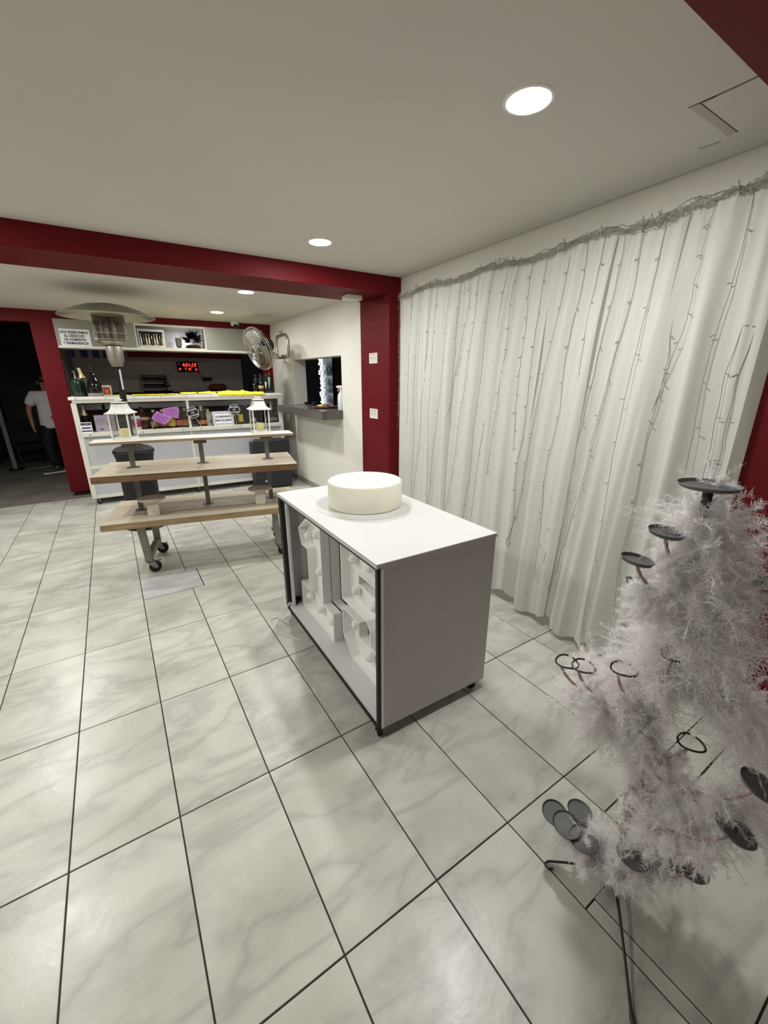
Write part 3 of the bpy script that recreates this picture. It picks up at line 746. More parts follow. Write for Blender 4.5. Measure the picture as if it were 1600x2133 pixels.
block(c, -.06, -.03, .015, .04, 'grey_case'); MB().cyl(.028, 0, .0006, 20, at(.045, -.0006, .085)).build('seal', 'tan_label', c)
c = card('promo_card', 'magenta promotional card right of the left lantern', 'card', .635, .05, .9125, .10, .175, 'paper')
block(c, -.05, .05, .035, .135, 'magenta'); block(c, .0, .03, .10, .125, 'purple_edge')

def prop(name, label, pts, face, edge, u, v, z, lines, ink, stick, rot=0.0):
    """flat party sign on a stick: edge card slightly larger than the printed face"""
    t = thing(name, label, 'party sign', tuple(bw(u, v, z))); t.rotation_euler = (R(-5), 0, BA)
    Mr = Matrix.Rotation(rot, 4, 'Y')
    MB().prism(pts, 0, .003, FRONT).build('card', edge, t)
    cx = sum(p[0] for p in pts) / len(pts); cy = sum(p[1] for p in pts) / len(pts)
    MB().prism([(cx + (p[0] - cx) * .93, cy + (p[1] - cy) * .93) for p in pts], .003, .0037, FRONT).build('printed_face', face, t)
    for k, (s, size, dy, ang) in enumerate(lines):
        text('lettering', s, size, ink, t, Matrix.Translation((cx, -.0042, cy)) @ FRONT @ Matrix.Rotation(ang, 4, 'Z') @ Matrix.Translation((0, dy, 0)), .0003, bold=.0006)
    MB().bar((stick[0], .002, stick[1]), (stick[2], .002, stick[3]), .004, .004).build('stick', 'cream_cap', t)
    return t
def hexa(r, rot): return [(r * math.cos(rot + k * PI / 3), r * .98 * math.sin(rot + k * PI / 3)) for k in range(6)]
prop('party_sign', 'black hexagon party sign hanging before the bar mullion', hexa(.082, R(20)), 'ink', 'white_ink', 1.305, -.05, 1.108,
     [('EXCESO', .030, .036, R(12)), ('DE', .026, 0, R(12)), ('ALCOHOL', .030, -.036, R(12))], 'white_ink', (.03, -.07, .085, -.19))
prop('party_sign', 'black hexagon party sign overlapping the black framed notice', hexa(.080, 0), 'ink', 'white_ink', 1.838, -.06, 1.128,
     [('EXCESO', .030, .034, 0), ('DE', .026, 0, 0), ('ALCOHOL', .030, -.034, 0)], 'white_ink', (0, -.07, .01, -.21))
prop('party_sign', 'purple party sign tilted down to the right', [(-.11, -.02), (-.04, .065), (.12, -.03), (.03, -.11), (-.095, -.05)], 'purple_card', 'purple_edge', .925, -.045, 1.08,
     [('•••••••••', .022, .02, R(-36)), ('•••••••••', .022, -.025, R(-36))], 'purple_ink', (-.08, -.05, -.13, -.16))
prop('party_sign', 'purple party sign behind and above the tilted one', [(-.09, .055), (.085, .075), (.095, .02), (.07, -.075), (-.07, -.04), (-.095, .0)], 'purple_card', 'purple_edge', 1.05, -.03, 1.115,
     [('•••••••', .022, .025, R(-5)), ('•••••', .022, -.015, R(-5))], 'purple_ink', (0, -.05, .0, -.19))
nt_ = card('notice', 'white notice with black frame lines in the bar display', 'sign', 1.69, -.028, .9155, .275, .195, 'paper')
for (x0, x1, z0, z1) in ((-.13, .13, .186, .189), (-.13, .13, .006, .009), (-.13, -.127, .006, .189), (.127, .13, .006, .189),
                         (-.115, .115, .168, .173), (-.115, .115, .022, .027), (-.115, -.112, .022, .173), (.112, .115, .022, .173)):
    block(nt_, x0, x1, z0, z1, 'ink')
text('lettering', 'NOS RESERVAMOS EL', .034, 'ink', nt_, at(0, -.001, .122), .0004, bold=.0011, sx=.62)
text('lettering', 'DERECHO DE ADMISIÓN', .034, 'ink', nt_, at(0, -.001, .072), .0004, bold=.0011, sx=.58)
ct_ = thing('juice_carton', 'white carton with yellow cap left of the black framed notice', 'carton', tuple(bw(1.525, .11, .912)), BA)
MB().box(-.04, .04, -.035, .035, 0, .155, .003).build('carton', 'carton_white', ct_)
MB().prism([(-.035, 0), (.035, 0), (0, .03)], -.038, .038, Matrix.Translation((0, 0, .155)) @ Matrix.Rotation(R(90), 4, 'X') @ Matrix.Rotation(R(90), 4, 'Y')).build('gable', 'carton_white', ct_)
MB().box(-.025, .0, -.03, -.005, .17, .225, .003).build('cap', 'yellow_label', ct_)
MB().cyl(.02, 0, .001, 14, at(.005, -.0355, .06)).build('print', 'grey_case', ct_)
lf = thing('potted_plant', 'small green plant tucked behind the carton in the bar display', 'plant', tuple(bw(1.50, .3, .912)), BA)
MB().lathe([(0, 0), (.035, 0), (.045, .08), (.04, .08), (.03, .075), (0, .075)], 16).build('pot', 'grey_case', lf)
for k in range(16):
    a = k * 2.4; l = .05 + .025 * (k % 3)
    p = [Vector((0, 0, .08 + q * .2 * (1 - .25 * q) + .02)) + Vector((math.cos(a), math.sin(a), 0)) * l * q * q for q in np.linspace(0, 1, 5)]
    MB().tube(p, [.003, .012, .014, .009, .001], 5).build('leaf', 'leaf_green', lf)

# ------------------------------------------------------------------ on the bar top
BT = 1.3345
bt1 = thing('green_demijohn', 'dark green glass demijohn with chrome tap at the left end of the bar', 'bottle', tuple(bw(.085, .17, BT)), BA)
MB().lathe([(0, 0), (.062, 0), (.068, .01), (.07, .15), (.062, .185), (.035, .205), (.016, .212), (0, .213)], 24).build('glass_body', 'green_glass', bt1)
tp_ = MB().lathe([(0, .21), (.014, .21), (.01, .235), (.012, .245), (.006, .25), (.006, .275), (0, .275)], 14); tp_.box(-.022, .004, -.005, .005, .288, .297, .002); tp_.cyl(.004, .27, .297, 8)
tp_.build('siphon_head', 'silver', bt1)
bk = thing('ice_bucket', 'grey ice bucket between the demijohn and the magnum', 'bucket', tuple(bw(.183, .26, BT)), BA)
MB().lathe([(0, 0), (.052, 0), (.062, .19), (.066, .195), (.062, .198), (.057, .19), (.05, .02), (0, .02)], 28).build('bucket', 'grey_bucket', bk)
bottle(.183, .26, BT + .022, 'champagne', 'gold foiled bottle leaning in the grey ice bucket', 'olive_glass', 'bottles on the bar top', 'gold_foil', None, .38, tilt=(0, R(-10), 0), sc=1.05)
mg = thing('magnum_bottle', 'big black magnum bottle on a round base at the left of the bar', 'bottle', tuple(bw(.262, .13, BT)), BA)
MB().lathe([(0, 0), (.078, 0), (.08, .004), (.08, .035), (.078, .04), (0, .04)], 28).build('base_ring', 'grey_case', mg)
MB().lathe([(0, .04), (.076, .04), (.08, .05), (.078, .10), (.058, .185), (.034, .245), (.02, .29), (.017, .355), (.019, .36), (0, .362)], 32).build('glass_body', 'dark_glass', mg)
MB().lathe([(.0195, .295), (.018, .357), (.0205, .363), (0, .366)], 20).build('foil', 'black_plastic', mg)
fr = thing('picture_frame', 'small pale picture frame right of the magnum bottle', 'picture frame', tuple(bw(.375, .25, BT))); fr.rotation_euler = (R(-10), 0, BA)
MB().box(-.05, .05, 0, .012, 0, .125).build('backing', 'picture_red', fr)
for x0, x1, z0, z1 in ((-.055, .055, .105, .13), (-.055, .055, 0, .02), (-.055, -.036, 0, .13), (.036, .055, 0, .13)):
    MB().box(x0, x1, -.006, .0, z0, z1, .002).build('frame_bar', 'frame_pink', fr)
MB().box(-.02, .02, -.002, 0, .03, .07).build('figure', 'orange_label', fr)
# yellow cloths: each a crumpled sheet lying over the front of the bar top
def cloth(u0, u1, v0, v1, label, seed, amp, hang):
    rg = random.Random(seed); nx, ny = max(8, int((u1 - u0) / .018)), 9
    bm = bmesh.new(); V = []
    for i in range(nx + 1):
        row = []
        for j in range(ny + 1):
            s, q = i / nx, j / ny
            u = u0 + (u1 - u0) * s; v = v0 + (v1 - v0) * q
            h = noise.noise(Vector((u * 9, v * 7, seed))) * .5 + .5 + .5 * (noise.noise(Vector((u * 26, v * 15, seed + 3))) * .5 + .5)
            z = BT + .004 + amp * h * (.4 + .6 * math.sin(PI * min(1, q * 1.2)))
            if q == 0 and hang: v = v0 - .0; z = BT + .003 + amp * .3 * h
            row.append(bm.verts.new((u, v + .012 * noise.noise(Vector((u * 14, 2, seed))), z)))
        V.append(row)
    for i in range(nx):
        for j in range(ny): bm.faces.new((V[i][j], V[i + 1][j], V[i + 1][j + 1], V[i][j + 1]))
    if hang:
        prev = None
        for i in range(nx + 1):
            p = V[i][0].co; d = hang * (.6 + .5 * noise.noise(Vector((p.x * 12, 5, seed))))
            a = bm.verts.new((p.x, -.024, BT + .002)); b = bm.verts.new((p.x, -.026, BT - max(.004, d)))
            if prev:
                bm.faces.new((prev[0], a, V[i][0], V[i - 1][0])); bm.faces.new((prev[1], b, a, prev[0]))
            prev = (a, b)
    me = bpy.data.meshes.new('yellow_cloth'); bmesh.ops.recalc_face_normals(bm, faces=bm.faces); bm.to_mesh(me); bm.free()
    me.materials.append(MATS['yellow_cloth']); me.polygons.foreach_set('use_smooth', [True] * len(me.polygons))
    o = link('yellow_cloth', me, None, tuple(BO), (0, 0, BA)); md = o.modifiers.new('thickness', 'SOLIDIFY'); md.thickness = .002; md.offset = 1
    tag(o, label, 'cloth', 'yellow cloths on the bar top')
cloth(.345, .60, .03, .2, 'short flat yellow cloth beside the magnum bottle', 3, .010, 0)
cloth(.645, 1.17, .03, .25, 'low yellow cloth left of the bar centre', 5, .013, 0)
cloth(1.20, 1.40, .02, .25, 'yellow cloth folded flat above the mullion', 8, .034, .0)
cloth(1.42, 1.64, .015, .24, 'yellow cloth right of the mullion with a raised corner', 12, .038, .0)
cloth(1.66, 2.02, .0, .22, 'bright yellow cloth hanging over the bar edge above the hexagon sign', 17, .045, .022)
cloth(2.03, 2.29, .0, .2, 'yellow cloth at the right end hanging over the bar edge', 21, .030, .026)
# right end: bucket with dark bottles and napkins
rb = thing('bottle_caddy', 'black tapering caddy with white napkins at the right end of the bar', 'caddy', tuple(bw(2.42, .22, BT)), BA)
MB().prism([(-.05, -.05), (.06, -.05), (.06, .05), (-.05, .05)], 0, .012).build('base', 'black_plastic', rb)
q = MB(); bmq = q.bm
bb = [bmq.verts.new(p) for p in ((-.045, -.045, .012), (.055, -.045, .012), (.055, .045, .012), (-.045, .045, .012))]
tt = [bmq.verts.new(p) for p in ((-.07, -.06, .25), (.05, -.06, .25), (.05, .06, .25), (-.07, .06, .25))]
for i in range(4): bmq.faces.new((bb[i], bb[(i + 1) % 4], tt[(i + 1) % 4], tt[i]))
bmq.faces.new(bb[::-1]); q.build('holder', 'green_glass', rb)
for x, w_, zb, zt in ((-.055, .03, .05, .15), (.0, .034, .06, .22)):
    MB().prism([(x - w_ / 2 + .01, zb), (x + w_ / 2, zt), (x - w_ / 2, zt + .01)], .06, .0625, FRONT).build('napkin', 'white_ink', rb)
for k, (du, dv, h) in enumerate(((-.02, .0, .25), (.02, .02, .27))):
    MB().tube([(du, dv, .2), (du * 1.3, dv, h), (du * 1.6, dv - .005, h + .02)], [.01, .008, .004], 8).build('stirrer', 'gold_label', rb)
bottle(2.30, .18, BT, 'champagne', 'black bottle with pale tag left of the black caddy', 'dark_glass', 'bottles on the bar top', 'dark_inside', ('tan_label', .25, .4), .3, sc=.9)
bottle(2.245, .26, BT, 'spirit', 'tall slim dark bottle with grey stripe near the right end of the bar', 'dark_glass', 'bottles on the bar top', 'dark_inside', None, sc=1.0)
bottle(2.20, .2, BT, 'spirit', 'small glass bottle right of the yellow cloths', 'smoke_glass', 'bottles on the bar top', 'silver', None, sc=.5)

# ------------------------------------------------------------------ hanging cabinet over the bar
hc = thing('hanging_cabinet', 'wide pale wall cabinet hanging over the bar with an open niche', 'cabinet', (-.44, 6.935, 1.915), 0)
HW = 2.635
MB().box(0, HW, .01, .36, .0, .022).build('bottom', 'bar_white', hc)
MB().box(0, HW, -.012, .012, .0, .028, .002).build('bottom_lip', 'bar_white', hc)
MB().box(0, HW, .012, .36, .33, .342).build('top', 'cabinet_metal', hc)
MB().box(0, .885, 0, .012, .028, .342).build('left_panel', 'cabinet_metal', hc)
MB().box(1.765, HW, 0, .012, .028, .342).build('right_panel', 'cabinet_metal', hc)
MB().box(0, .012, .012, .36, .022, .33).build('side', 'cabinet_metal', hc)
MB().box(HW - .012, HW, .012, .36, .022, .33).build('side', 'cabinet_metal', hc)
MB().box(0.012, HW - .012, .348, .36, .022, .33).build('back_panel', 'bar_panel', hc)
for x in (.87, 1.775): MB().box(x - .005, x + .005, .012, .348, .022, .33).build('divider', 'bar_panel', hc)
for x0, x1, z0, z1 in ((.875, 1.775, .315, .342), (.875, 1.775, .028, .045), (.875, .89, .045, .315), (1.757, 1.775, .045, .315)):
    MB().box(x0, x1, -.006, .0125, z0, z1).build('niche_frame', 'bar_white', hc)
NZ = 1.915 + .045
nb = thing('bottle_picture', 'silver framed display of a row of bottles in the left of the cabinet niche', 'display', (.64, 7.10, 1.938), R(3))
MB().box(-.17, .17, -.01, .03, 0, .265, .004).build('frame', 'silver', nb)
MB().box(-.15, .15, -.0112, -.01, .055, .235).build('picture', 'dark_inside', nb)
for k in range(9):
    x = -.135 + k * .034
    MB().lathe([(0, .058), (.013, .058), (.013, .13), (.005, .165), (.005, .205), (0, .206)], 10, Matrix.Translation((x, -.014, 0)) @ Matrix.Diagonal((1, .5, 1, 1))).build('miniature_bottle', ('silver', 'brown_glass', 'gold_foil')[k % 3], nb)
MB().box(.06, .09, -.0115, -.01, .02, .035).build('badge', 'dark_inside', nb)
gs = thing('small_speaker', 'small grey rounded speaker on a black foot in the cabinet niche', 'speaker', (.985, 7.08, 1.938), 0)
MB().box(-.03, .03, -.025, .025, 0, .045, .006).build('foot', 'black_plastic', gs)
MB().lathe([(0, .045), (.036, .045), (.042, .052), (.042, .155), (.036, .166), (0, .168)], 20).build('body', 'grey_case', gs)
bu = thing('tinsel_bush', 'bushy black glittering arrangement in the right of the cabinet niche', 'decoration', (1.175, 7.09, 1.938), 0)
MB().lathe([(0, 0), (.10, 0), (.115, .03), (.09, .07), (.05, .08), (0, .08)], 18).build('pot', 'brown_glass', bu)
rg = random.Random(5)
for k in range(90):
    a = rg.uniform(0, 2 * PI); e = rg.uniform(-.2, 1.45); d = Vector((math.cos(a) * math.cos(e), .7 * math.sin(a) * math.cos(e), math.sin(e)))
    o_ = Vector((0, 0, .13)); l = rg.uniform(.09, .185)
    n_ = d.orthogonal().normalized(); tip = o_ + d * l; md_ = o_ + d * l * .6
    m_ = MB(); b_ = m_.bm; f = [b_.verts.new(p) for p in (o_ + d * l * .3, md_ + n_ * .022, tip, md_ - n_ * .022, md_ + d.cross(n_) * .008)]
    for tri in ((0, 1, 4), (1, 2, 4), (2, 3, 4), (3, 0, 4), (0, 3, 2), (0, 2, 1)): b_.faces.new([f[i] for i in tri])
    m_.build('leaf', 'black_foliage', bu, smooth=False)
wl = MB().tube([(1.035, 7.06, 1.94), (1.04, 7.06, 1.99), (1.065, 7.06, 2.02), (1.085, 7.06, 1.98), (1.10, 7.06, 1.94)], .0018, 5)
tag(wl.build('thin_wire', 'black_plastic'), 'thin dark wire loop standing before the bright niche wall', 'wire')
lb = thing('puck_light', 'small lit lamp behind the black bush in the cabinet niche', 'lamp', (1.065, 7.20, 1.938), 0)
MB().cyl(.02, 0, .012, 16).build('base', 'socket_white', lb); MB().lathe([(0, .012), (.017, .012), (.014, .022), (0, .025)], 16).build('diffuser', 'niche_glow', lb)

sg = thing('admission_sign', 'white printed sign on the left end of the hanging cabinet', 'sign', (-.245, 6.93, 1.928)); sg.rotation_euler = (0, 0, 0)
MB().box(-.155, .165, -.0015, 0, .0, .215).build('sheet', 'paper', sg)
for k, s in enumerate(('NOS RESERVAMOS', 'EL DERECHO', 'DE ADMISIÓN', 'Y PERMANENCIA')):
    text('lettering', s, .043, 'ink', sg, at(0.0, -.002, .175 - k * .043), .0004, bold=.0014, sx=.82 if k in (0, 3) else .85)
# ------------------------------------------------------------------ clock, security camera, emergency light, sockets
ck_ = thing('digital_clock', 'black wall clock with glowing red digits behind the bar', 'clock', (1.375, 9.195, 1.66), 0)
MB().box(-.19, .185, -.03, 0, 0, .185, .004).build('case', 'ink', ck_)
text('digits', '4:51:15', .085, 'led_red', ck_, at(.03, -.0315, .125), .0006, bold=.0015, sx=1.0)
text('digits', '7  22', .055, 'led_red', ck_, at(.0, -.0315, .05), .0006, bold=.001)
for x, z in ((-.145, .05), (.145, .045)): MB().lathe([(.012, 0), (.02, 0), (.02, .001), (.012, .001)], 14, at(x, -.031, z), True).build('indicator', 'led_red', ck_)
for x, z in ((-.15, .15), (.16, .15), (.07, .085)): MB().cyl(.007, 0, .001, 10, at(x, -.031, z)).build('indicator', 'led_red', ck_)
cord = MB().tube([(1.56, 9.19, 1.68), (1.60, 9.19, 1.60), (1.63, 9.19, 1.54)], .004, 6)
tag(cord.build('clock_cord', 'black_plastic'), 'thin black cord hanging from the digital clock', 'cord')
ab = thing('adapter_box', 'black box on the wall below the digital clock', 'box', (1.70, 9.195, 1.49), 0)
MB().box(-.09, .09, -.05, 0, 0, .07, .004).build('body', 'black_plastic', ab); MB().box(-.06, .06, -.054, -.05, .02, .05).build('cover', 'dark_inside', ab)
sc_ = thing('security_camera', 'white dome security camera on the ceiling before the red lintel', 'camera', (1.76, 6.86, 2.345), 0)
MB().lathe([(0, 0), (.062, 0), (.06, -.03), (.05, -.055), (.04, -.062), (0, -.062)], 24).build('housing', 'camera_white', sc_)
MB().sphere((0, -.03, -.06), .036, 16).build('lens_dome', 'dark_glass', sc_)
em = thing('emergency_light', 'white box emergency light under the right end of the red beam', 'light fixture', (2.085, 3.79, 2.287), 0)
MB().box(-.078, .078, -.062, .062, -.042, 0, .005).build('housing', 'socket_white', em)
MB().box(-.062, .062, -.048, .048, -.0435, -.042).build('diffuser', 'camera_white', em)
for z, l in ((1.737, 'upper white double socket on the red pillar'), (1.187, 'lower white double socket on the red pillar')):
    s_ = thing('wall_socket', l, 'socket', (2.326, 3.802, z), R(-90), 'sockets on the red pillar')
    MB().box(-.078, .078, -.008, 0, -.05, .05, .003).build('plate', 'socket_white', s_)
    MB().box(-.065, .065, -.0095, -.008, -.032, .034).build('insert', 'camera_white', s_)
    h = MB()
    for x in (-.034, .03):
        for dx, dz in ((-.012, .006), (.012, .006), (0, -.008)): h.cyl(.0035, 0, .001, 8, at(x + dx, -.0096, dz))
    h.build('holes', 'slot', s_)
    MB().box(-.055, .055, -.0098, -.0094, .036, .039).build('seam', 'slot', s_)
sc2 = MB().cyl(.006, 0, .003, 8, Matrix.Translation((2.3255, 3.93, 2.205)) @ Matrix.Rotation(R(-90), 4, 'Y')).cyl(.005, 0, .003, 8, Matrix.Translation((2.3255, 3.96, 2.203)) @ Matrix.Rotation(R(-90), 4, 'Y'))
sc2.build('screw_hole', 'slot', bpy.data.objects['trim_2'])

# ------------------------------------------------------------------ wall fan
fn_c = Vector((1.82, 6.0, 1.925)); fn_n = Vector((-.90, -.22, -.36)).normalized()
fan = thing('wall_fan', 'large metal cage wall fan tilted down beside the bar', 'fan', (2.326, 6.40, 1.85), 0)
off = Vector((2.326, 6.40, 1.85))
xa = fn_n.cross(Vector((0, 0, 1))).normalized(); ya = fn_n.cross(xa)
FM = Matrix((xa, ya, fn_n)).transposed().to_4x4(); FM.translation = fn_c - off
def ring(r, z, t, seg=44): return ([FM @ Vector((r * math.cos(a), r * math.sin(a), z)) for a in np.linspace(0, 2 * PI, seg + 1)[:-1]], t)
c_ = MB()
for r_, z_, t_ in ((.283, 0, .006), (.278, .03, .003), (.278, -.03, .003), (.06, .075, .004), (.17, .062, .0016), (.115, .07, .0016), (.225, .05, .0016)):
    p_, tt_ = ring(r_, z_, t_); c_.tube(p_, tt_, 6, True)
c_.build('cage_rim', 'chrome', fan)
c_ = MB()
for k in range(44):
    a = k * 2 * PI / 44
    c_.tube([FM @ Vector((r_ * math.cos(a), r_ * math.sin(a), z_)) for r_, z_ in ((.05, .075), (.16, .064), (.25, .04), (.282, .0), (.25, -.05), (.12, -.09))], .0013, 4)
c_.build('cage_wires', 'chrome', fan)
MB().lathe([(0, .082), (.03, .082), (.055, .078), (.058, .072), (0, .07)], 24, FM).build('badge_disc', 'brushed_steel', fan)
MB().lathe([(0, .0845), (.016, .084), (.018, .082), (0, .0815)], 16, FM).build('hub_cap', 'dark_inside', fan)
for k in range(3):
    a = k * 2 * PI / 3 + .5; b_ = MB(); bm_ = b_.bm; V = []
    for i in range(7):
        row = []
        for j in range(6):
            r_ = .05 + .2 * j / 5; th = a + (i / 6 - .5) * (1.35 + .25 * math.sin(PI * j / 5)); z_ = .02 * (i / 6 - .5) * 2
            row.append(bm_.verts.new(FM @ Vector((r_ * math.cos(th), r_ * math.sin(th), z_))))
        V.append(row)
    for i in range(6):
        for j in range(5): bm_.faces.new((V[i][j], V[i + 1][j], V[i + 1][j + 1], V[i][j + 1]))
    b_.build('blade', 'fan_blade', fan)
MB().lathe([(0, .03), (.05, .03), (.055, -.04), (0, -.04)], 20, FM).build('hub', 'fan_blade', fan)
MB().lathe([(0, -.09), (.085, -.092), (.09, -.12), (.085, -.2), (.06, -.225), (0, -.23)], 24, FM).build('motor', 'speaker_black', fan)
mo = FM @ Vector((0, 0, -.15))
hp = [(-.012, y, z) for y, z in ((-.20, .0), (.17, .0), (.24, .05), (.24, .23), (.17, .30), (-.17, .30), (-.24, .23), (-.24, .05))]
hp = [(-.02, y * 1.05, z) for x, y, z in hp]
MB().tube(hp, .016, 10, True).build('wall_bracket', 'chrome', fan)
MB().tube([mo + Vector((0, 0, -.02)), mo + Vector((.10, .02, -.10)), Vector((-.10, .0, -.01)), Vector((-.02, .0, .0))], .013, 10).build('arm', 'chrome', fan)
MB().box(-.03, 0, -.05, .05, -.02, .03, .004).build('wall_plate', 'zinc', fan)
MB().tube([mo + Vector((.02, .0, -.06)), mo + Vector((.08, -.02, -.16)), Vector((-.12, -.05, -.03)), Vector((-.03, -.03, -.005))], .006, 6).build('power_cord', 'black_plastic', fan)
for y in (-.03, .06): MB().tube([(-.01, y, .305), (-.015, y, .345), (-.02, y, .365)], .005, 6).build('hook', 'black_plastic', fan)

# ------------------------------------------------------------------ pass-through shelf and what stands on it
ps = thing('serving_shelf', 'dark grey stone shelf along the wall opening', 'shelf', (2.326, 4.517, 1.075), 0)
MB().box(-.272, -.001, 0.012, 1.53, 0, .10, .002).build('slab', 'stone_counter', ps)
MB().box(.0, .185, .012, 1.526, .006, .1).build('sill', 'stone_counter', ps)
MB().box(-.274, -.0005, .0, .012, 0, .10, .002).build('end_cap', 'stone_counter', ps)
SZ = 1.175
sb = thing('spray_bottle', 'white spray bottle at the near end of the stone shelf', 'spray bottle', (2.35, 4.60, SZ), R(-60))
MB().lathe([(0, 0), (.04, 0), (.044, .008), (.044, .14), (.036, .185), (.016, .215), (.014, .23), (0, .23)], 24).build('bottle', 'bottle_white', sb)
MB().lathe([(0, .23), (.017, .23), (.017, .248), (0, .248)], 16).build('collar', 'white_ink', sb)
q = MB().box(-.055, .03, -.012, .012, .255, .285, .006); q.cyl(.009, .246, .26, 10); q.box(-.066, -.05, -.007, .007, .262, .28, .003)
q.bar((-.03, 0, .258), (-.045, 0, .215), .012, .006, bev=.002); q.build('trigger_head', 'white_ink', sb)
pt = thing('garnish_tray', 'round tray of brownish food with yellow centre on the stone shelf', 'tray', (2.34, 5.06, SZ), 0)
MB().lathe([(0, 0), (.13, 0), (.165, .014), (.168, .016), (.164, .018), (.13, .006), (0, .006)], 36).build('tray', 'chrome', pt)
rg = random.Random(9)
for k in range(46):
    a = rg.uniform(0, 2 * PI); r_ = .15 * math.sqrt(rg.random())
    MB().sphere((r_ * math.cos(a), r_ * math.sin(a), .018 + .028 * (1 - r_ / .15)), rg.uniform(.014, .024), 8, (1, rg.uniform(.6, 1), .5)).build('piece', ('platter_red', 'platter_tan', 'platter_red')[k % 3], pt)
MB().sphere((-.07, -.03, .03), .045, 12, (.8, 1.5, .35)).build('dip', 'platter_yellow', pt)
for x, y, s, l in ((2.46, 5.97, .8, 'small black box at the far end of the stone shelf'), (2.44, 5.62, 1.3, 'larger black box at the back of the stone shelf')):
    t = thing('small_box', l, 'box', (x, y, SZ), 0, 'black boxes on the stone shelf')
    MB().box(-.02 * s, .02 * s, -.035 * s, .035 * s, 0, .035 * s, .003).build('body', 'black_plastic', t)
    MB().box(-.019 * s, .019 * s, -.034 * s, .034 * s, .035 * s, .037 * s).build('lid', 'dark_inside', t)
kl = thing('kitchen_fill_lamp', 'added dim round lamp, unseen behind the hanging cabinet, brightening the kitchen', 'ceiling light', (.9, 8.1, 2.50), 0)  # added lamp, out of view, only to lift the kitchen brightness
MB().lathe([(0, 0), (.13, 0), (.13, -.02), (.12, -.025), (.115, 0)], 28).build('frame', 'socket_white', kl)
MB().lathe([(.114, -.012), (.10, -.03), (0, -.035)], 28).build('diffuser', 'kitchen_glow', kl)
# fridge seen through the opening
fg = thing('drinks_fridge', 'lit glass door drinks fridge seen through the wall opening', 'fridge', (3.62, 7.36, -.012), 0)
MB().box(.0, .5, -.02, 0, 0, 2.1).box(.0, .5, .60, .62, 0, 2.1).box(.48, .5, 0, .6, 0, 2.1).box(0, .5, -.02, .62, 2.08, 2.1).box(0, .5, -.02, .62, 0, .2).build('shell', 'fridge_shell', fg)
MB().box(.47, .475, .01, .59, .2, 2.08).build('lit_back', 'fridge_glow', fg)
MB().box(.02, .47, .590, .599, .2, 2.08).build('liner', 'white_ink', fg)
MB().box(.02, .47, .001, .010, .2, 2.08).build('liner', 'white_ink', fg)
MB().box(.012, .024, .565, .585, .25, 2.05).build('light_bar', 'bead_glow', fg)
MB().box(.012, .024, .015, .035, .25, 2.05).build('light_bar', 'bead_glow', fg)
for z in (.6, .95, 1.28, 1.60): MB().box(.03, .46, .01, .59, z, z + .012).build('shelf', 'white_ink', fg)
MB().box(-.01, -.006, .02, .58, .2, 2.08).build('door_pane', 'clear_glass', fg)
MB().box(-.02, .0, -.01, .02, .2, 2.08).build('door_frame', 'fridge_shell', fg)
k_ = 0
for z in (.962, 1.292, 1.612):
    for y in np.arange(.06, .58, .09):
        k_ += 1; t = thing('bottle', ('yellow or blue labelled' if z > 1.6 else 'pale labelled') + ' cold bottle on the %s shelf of the lit fridge' % ('top' if z > 1.6 else 'middle' if z > 1 else 'bottom'), 'bottle', (3.75, 7.36 + y, z - .012), 0, 'bottles in the lit fridge')
        if z > 1.6: MB().lathe([(0, 0), (.035, 0), (.035, .15), (.015, .2), (.015, .25), (0, .25)], 14).build('glass_body', 'smoke_glass', t); MB().lathe([(.0355, .05), (.0355, .13)], 14).build('paper_label', 'yellow_label' if k_ % 2 else 'blue_card', t)
        else: MB().lathe([(0, 0), (.035, 0), (.035, .15), (.015, .2), (.015, .25), (0, .25)], 14).build('glass_body', 'smoke_glass', t); MB().lathe([(.0355, .05), (.0355, .13)], 14).build('paper_label', 'bar_panel', t)
bl = thing('bead_light', 'bright string of white beads hanging beside the drinks fridge', 'light string', (3.58, 7.86, 0), 0)
MB().cyl(.004, .9, 2.0, 6).build('cord', 'cable_white', bl)
bd = MB().sphere((0, 0, 0), .02, 10).mesh('bead', 'bead_glow')
for k in range(22):
    link('bead', bd, bl, (rng.uniform(-.01, .01), rng.uniform(-.05, .05), .95 + k * .045))

# ------------------------------------------------------------------ sheer curtain panels and the light strings on them
YF = 3.47
def coff(y, z):
    """distance of the hanging cloth from the wall: it kicks out towards the floor, more so at the near end"""
    t = min(1, max(0, (YF - y) / (YF - 1.2)))
    k = max(0.0, 1 - z / 2.27)
    if y < .95: t *= max(0.15, 1 - (.95 - y) / .26 * .85)
    return min(0.055 + (0.06 + 0.17 * t) * k ** 0.8, 0.022 + max(0, YF + .02 - y) * .55)
def fold(y, z, seed):
    q = y + 0.035 * math.sin(z * 1.3 + seed) * (1 - z / 2.6) + .02 * noise.noise(Vector((y * 3, z * .6, seed)))
    a = math.sin(q * 2 * PI / 0.175 + 1.3 * noise.noise(Vector((q * 2.2, seed, 0))) * 3)
    b = noise.noise(Vector((q * 17, z * .35, seed + 4)))
    c = noise.noise(Vector((q * 5, z * .5, seed + 9)))
    top = min(1, max(0, (2.30 - z) / .5))
    fine = math.sin(q * 2 * PI / 0.062 + seed) * (.35 + .65 * (1 - top))
    pin = max(0, 1 - (2.27 - z) / .07)
    far = min(1, max(.12, (YF - y) / .3))
    return far * (0.017 * a + 0.036 * b + 0.036 * c) * (.30 + .70 * top) + 0.006 * fine + .011 * pin * math.sin(y * 190 + 3 * math.sin(y * 31))
def ctop(y): return 2.262 + .012 * math.sin(y * 9.0) + .010 * noise.noise(Vector((y * 11, 0, 2))) - .010 * math.exp(-((y - 1.85) / .3) ** 2)
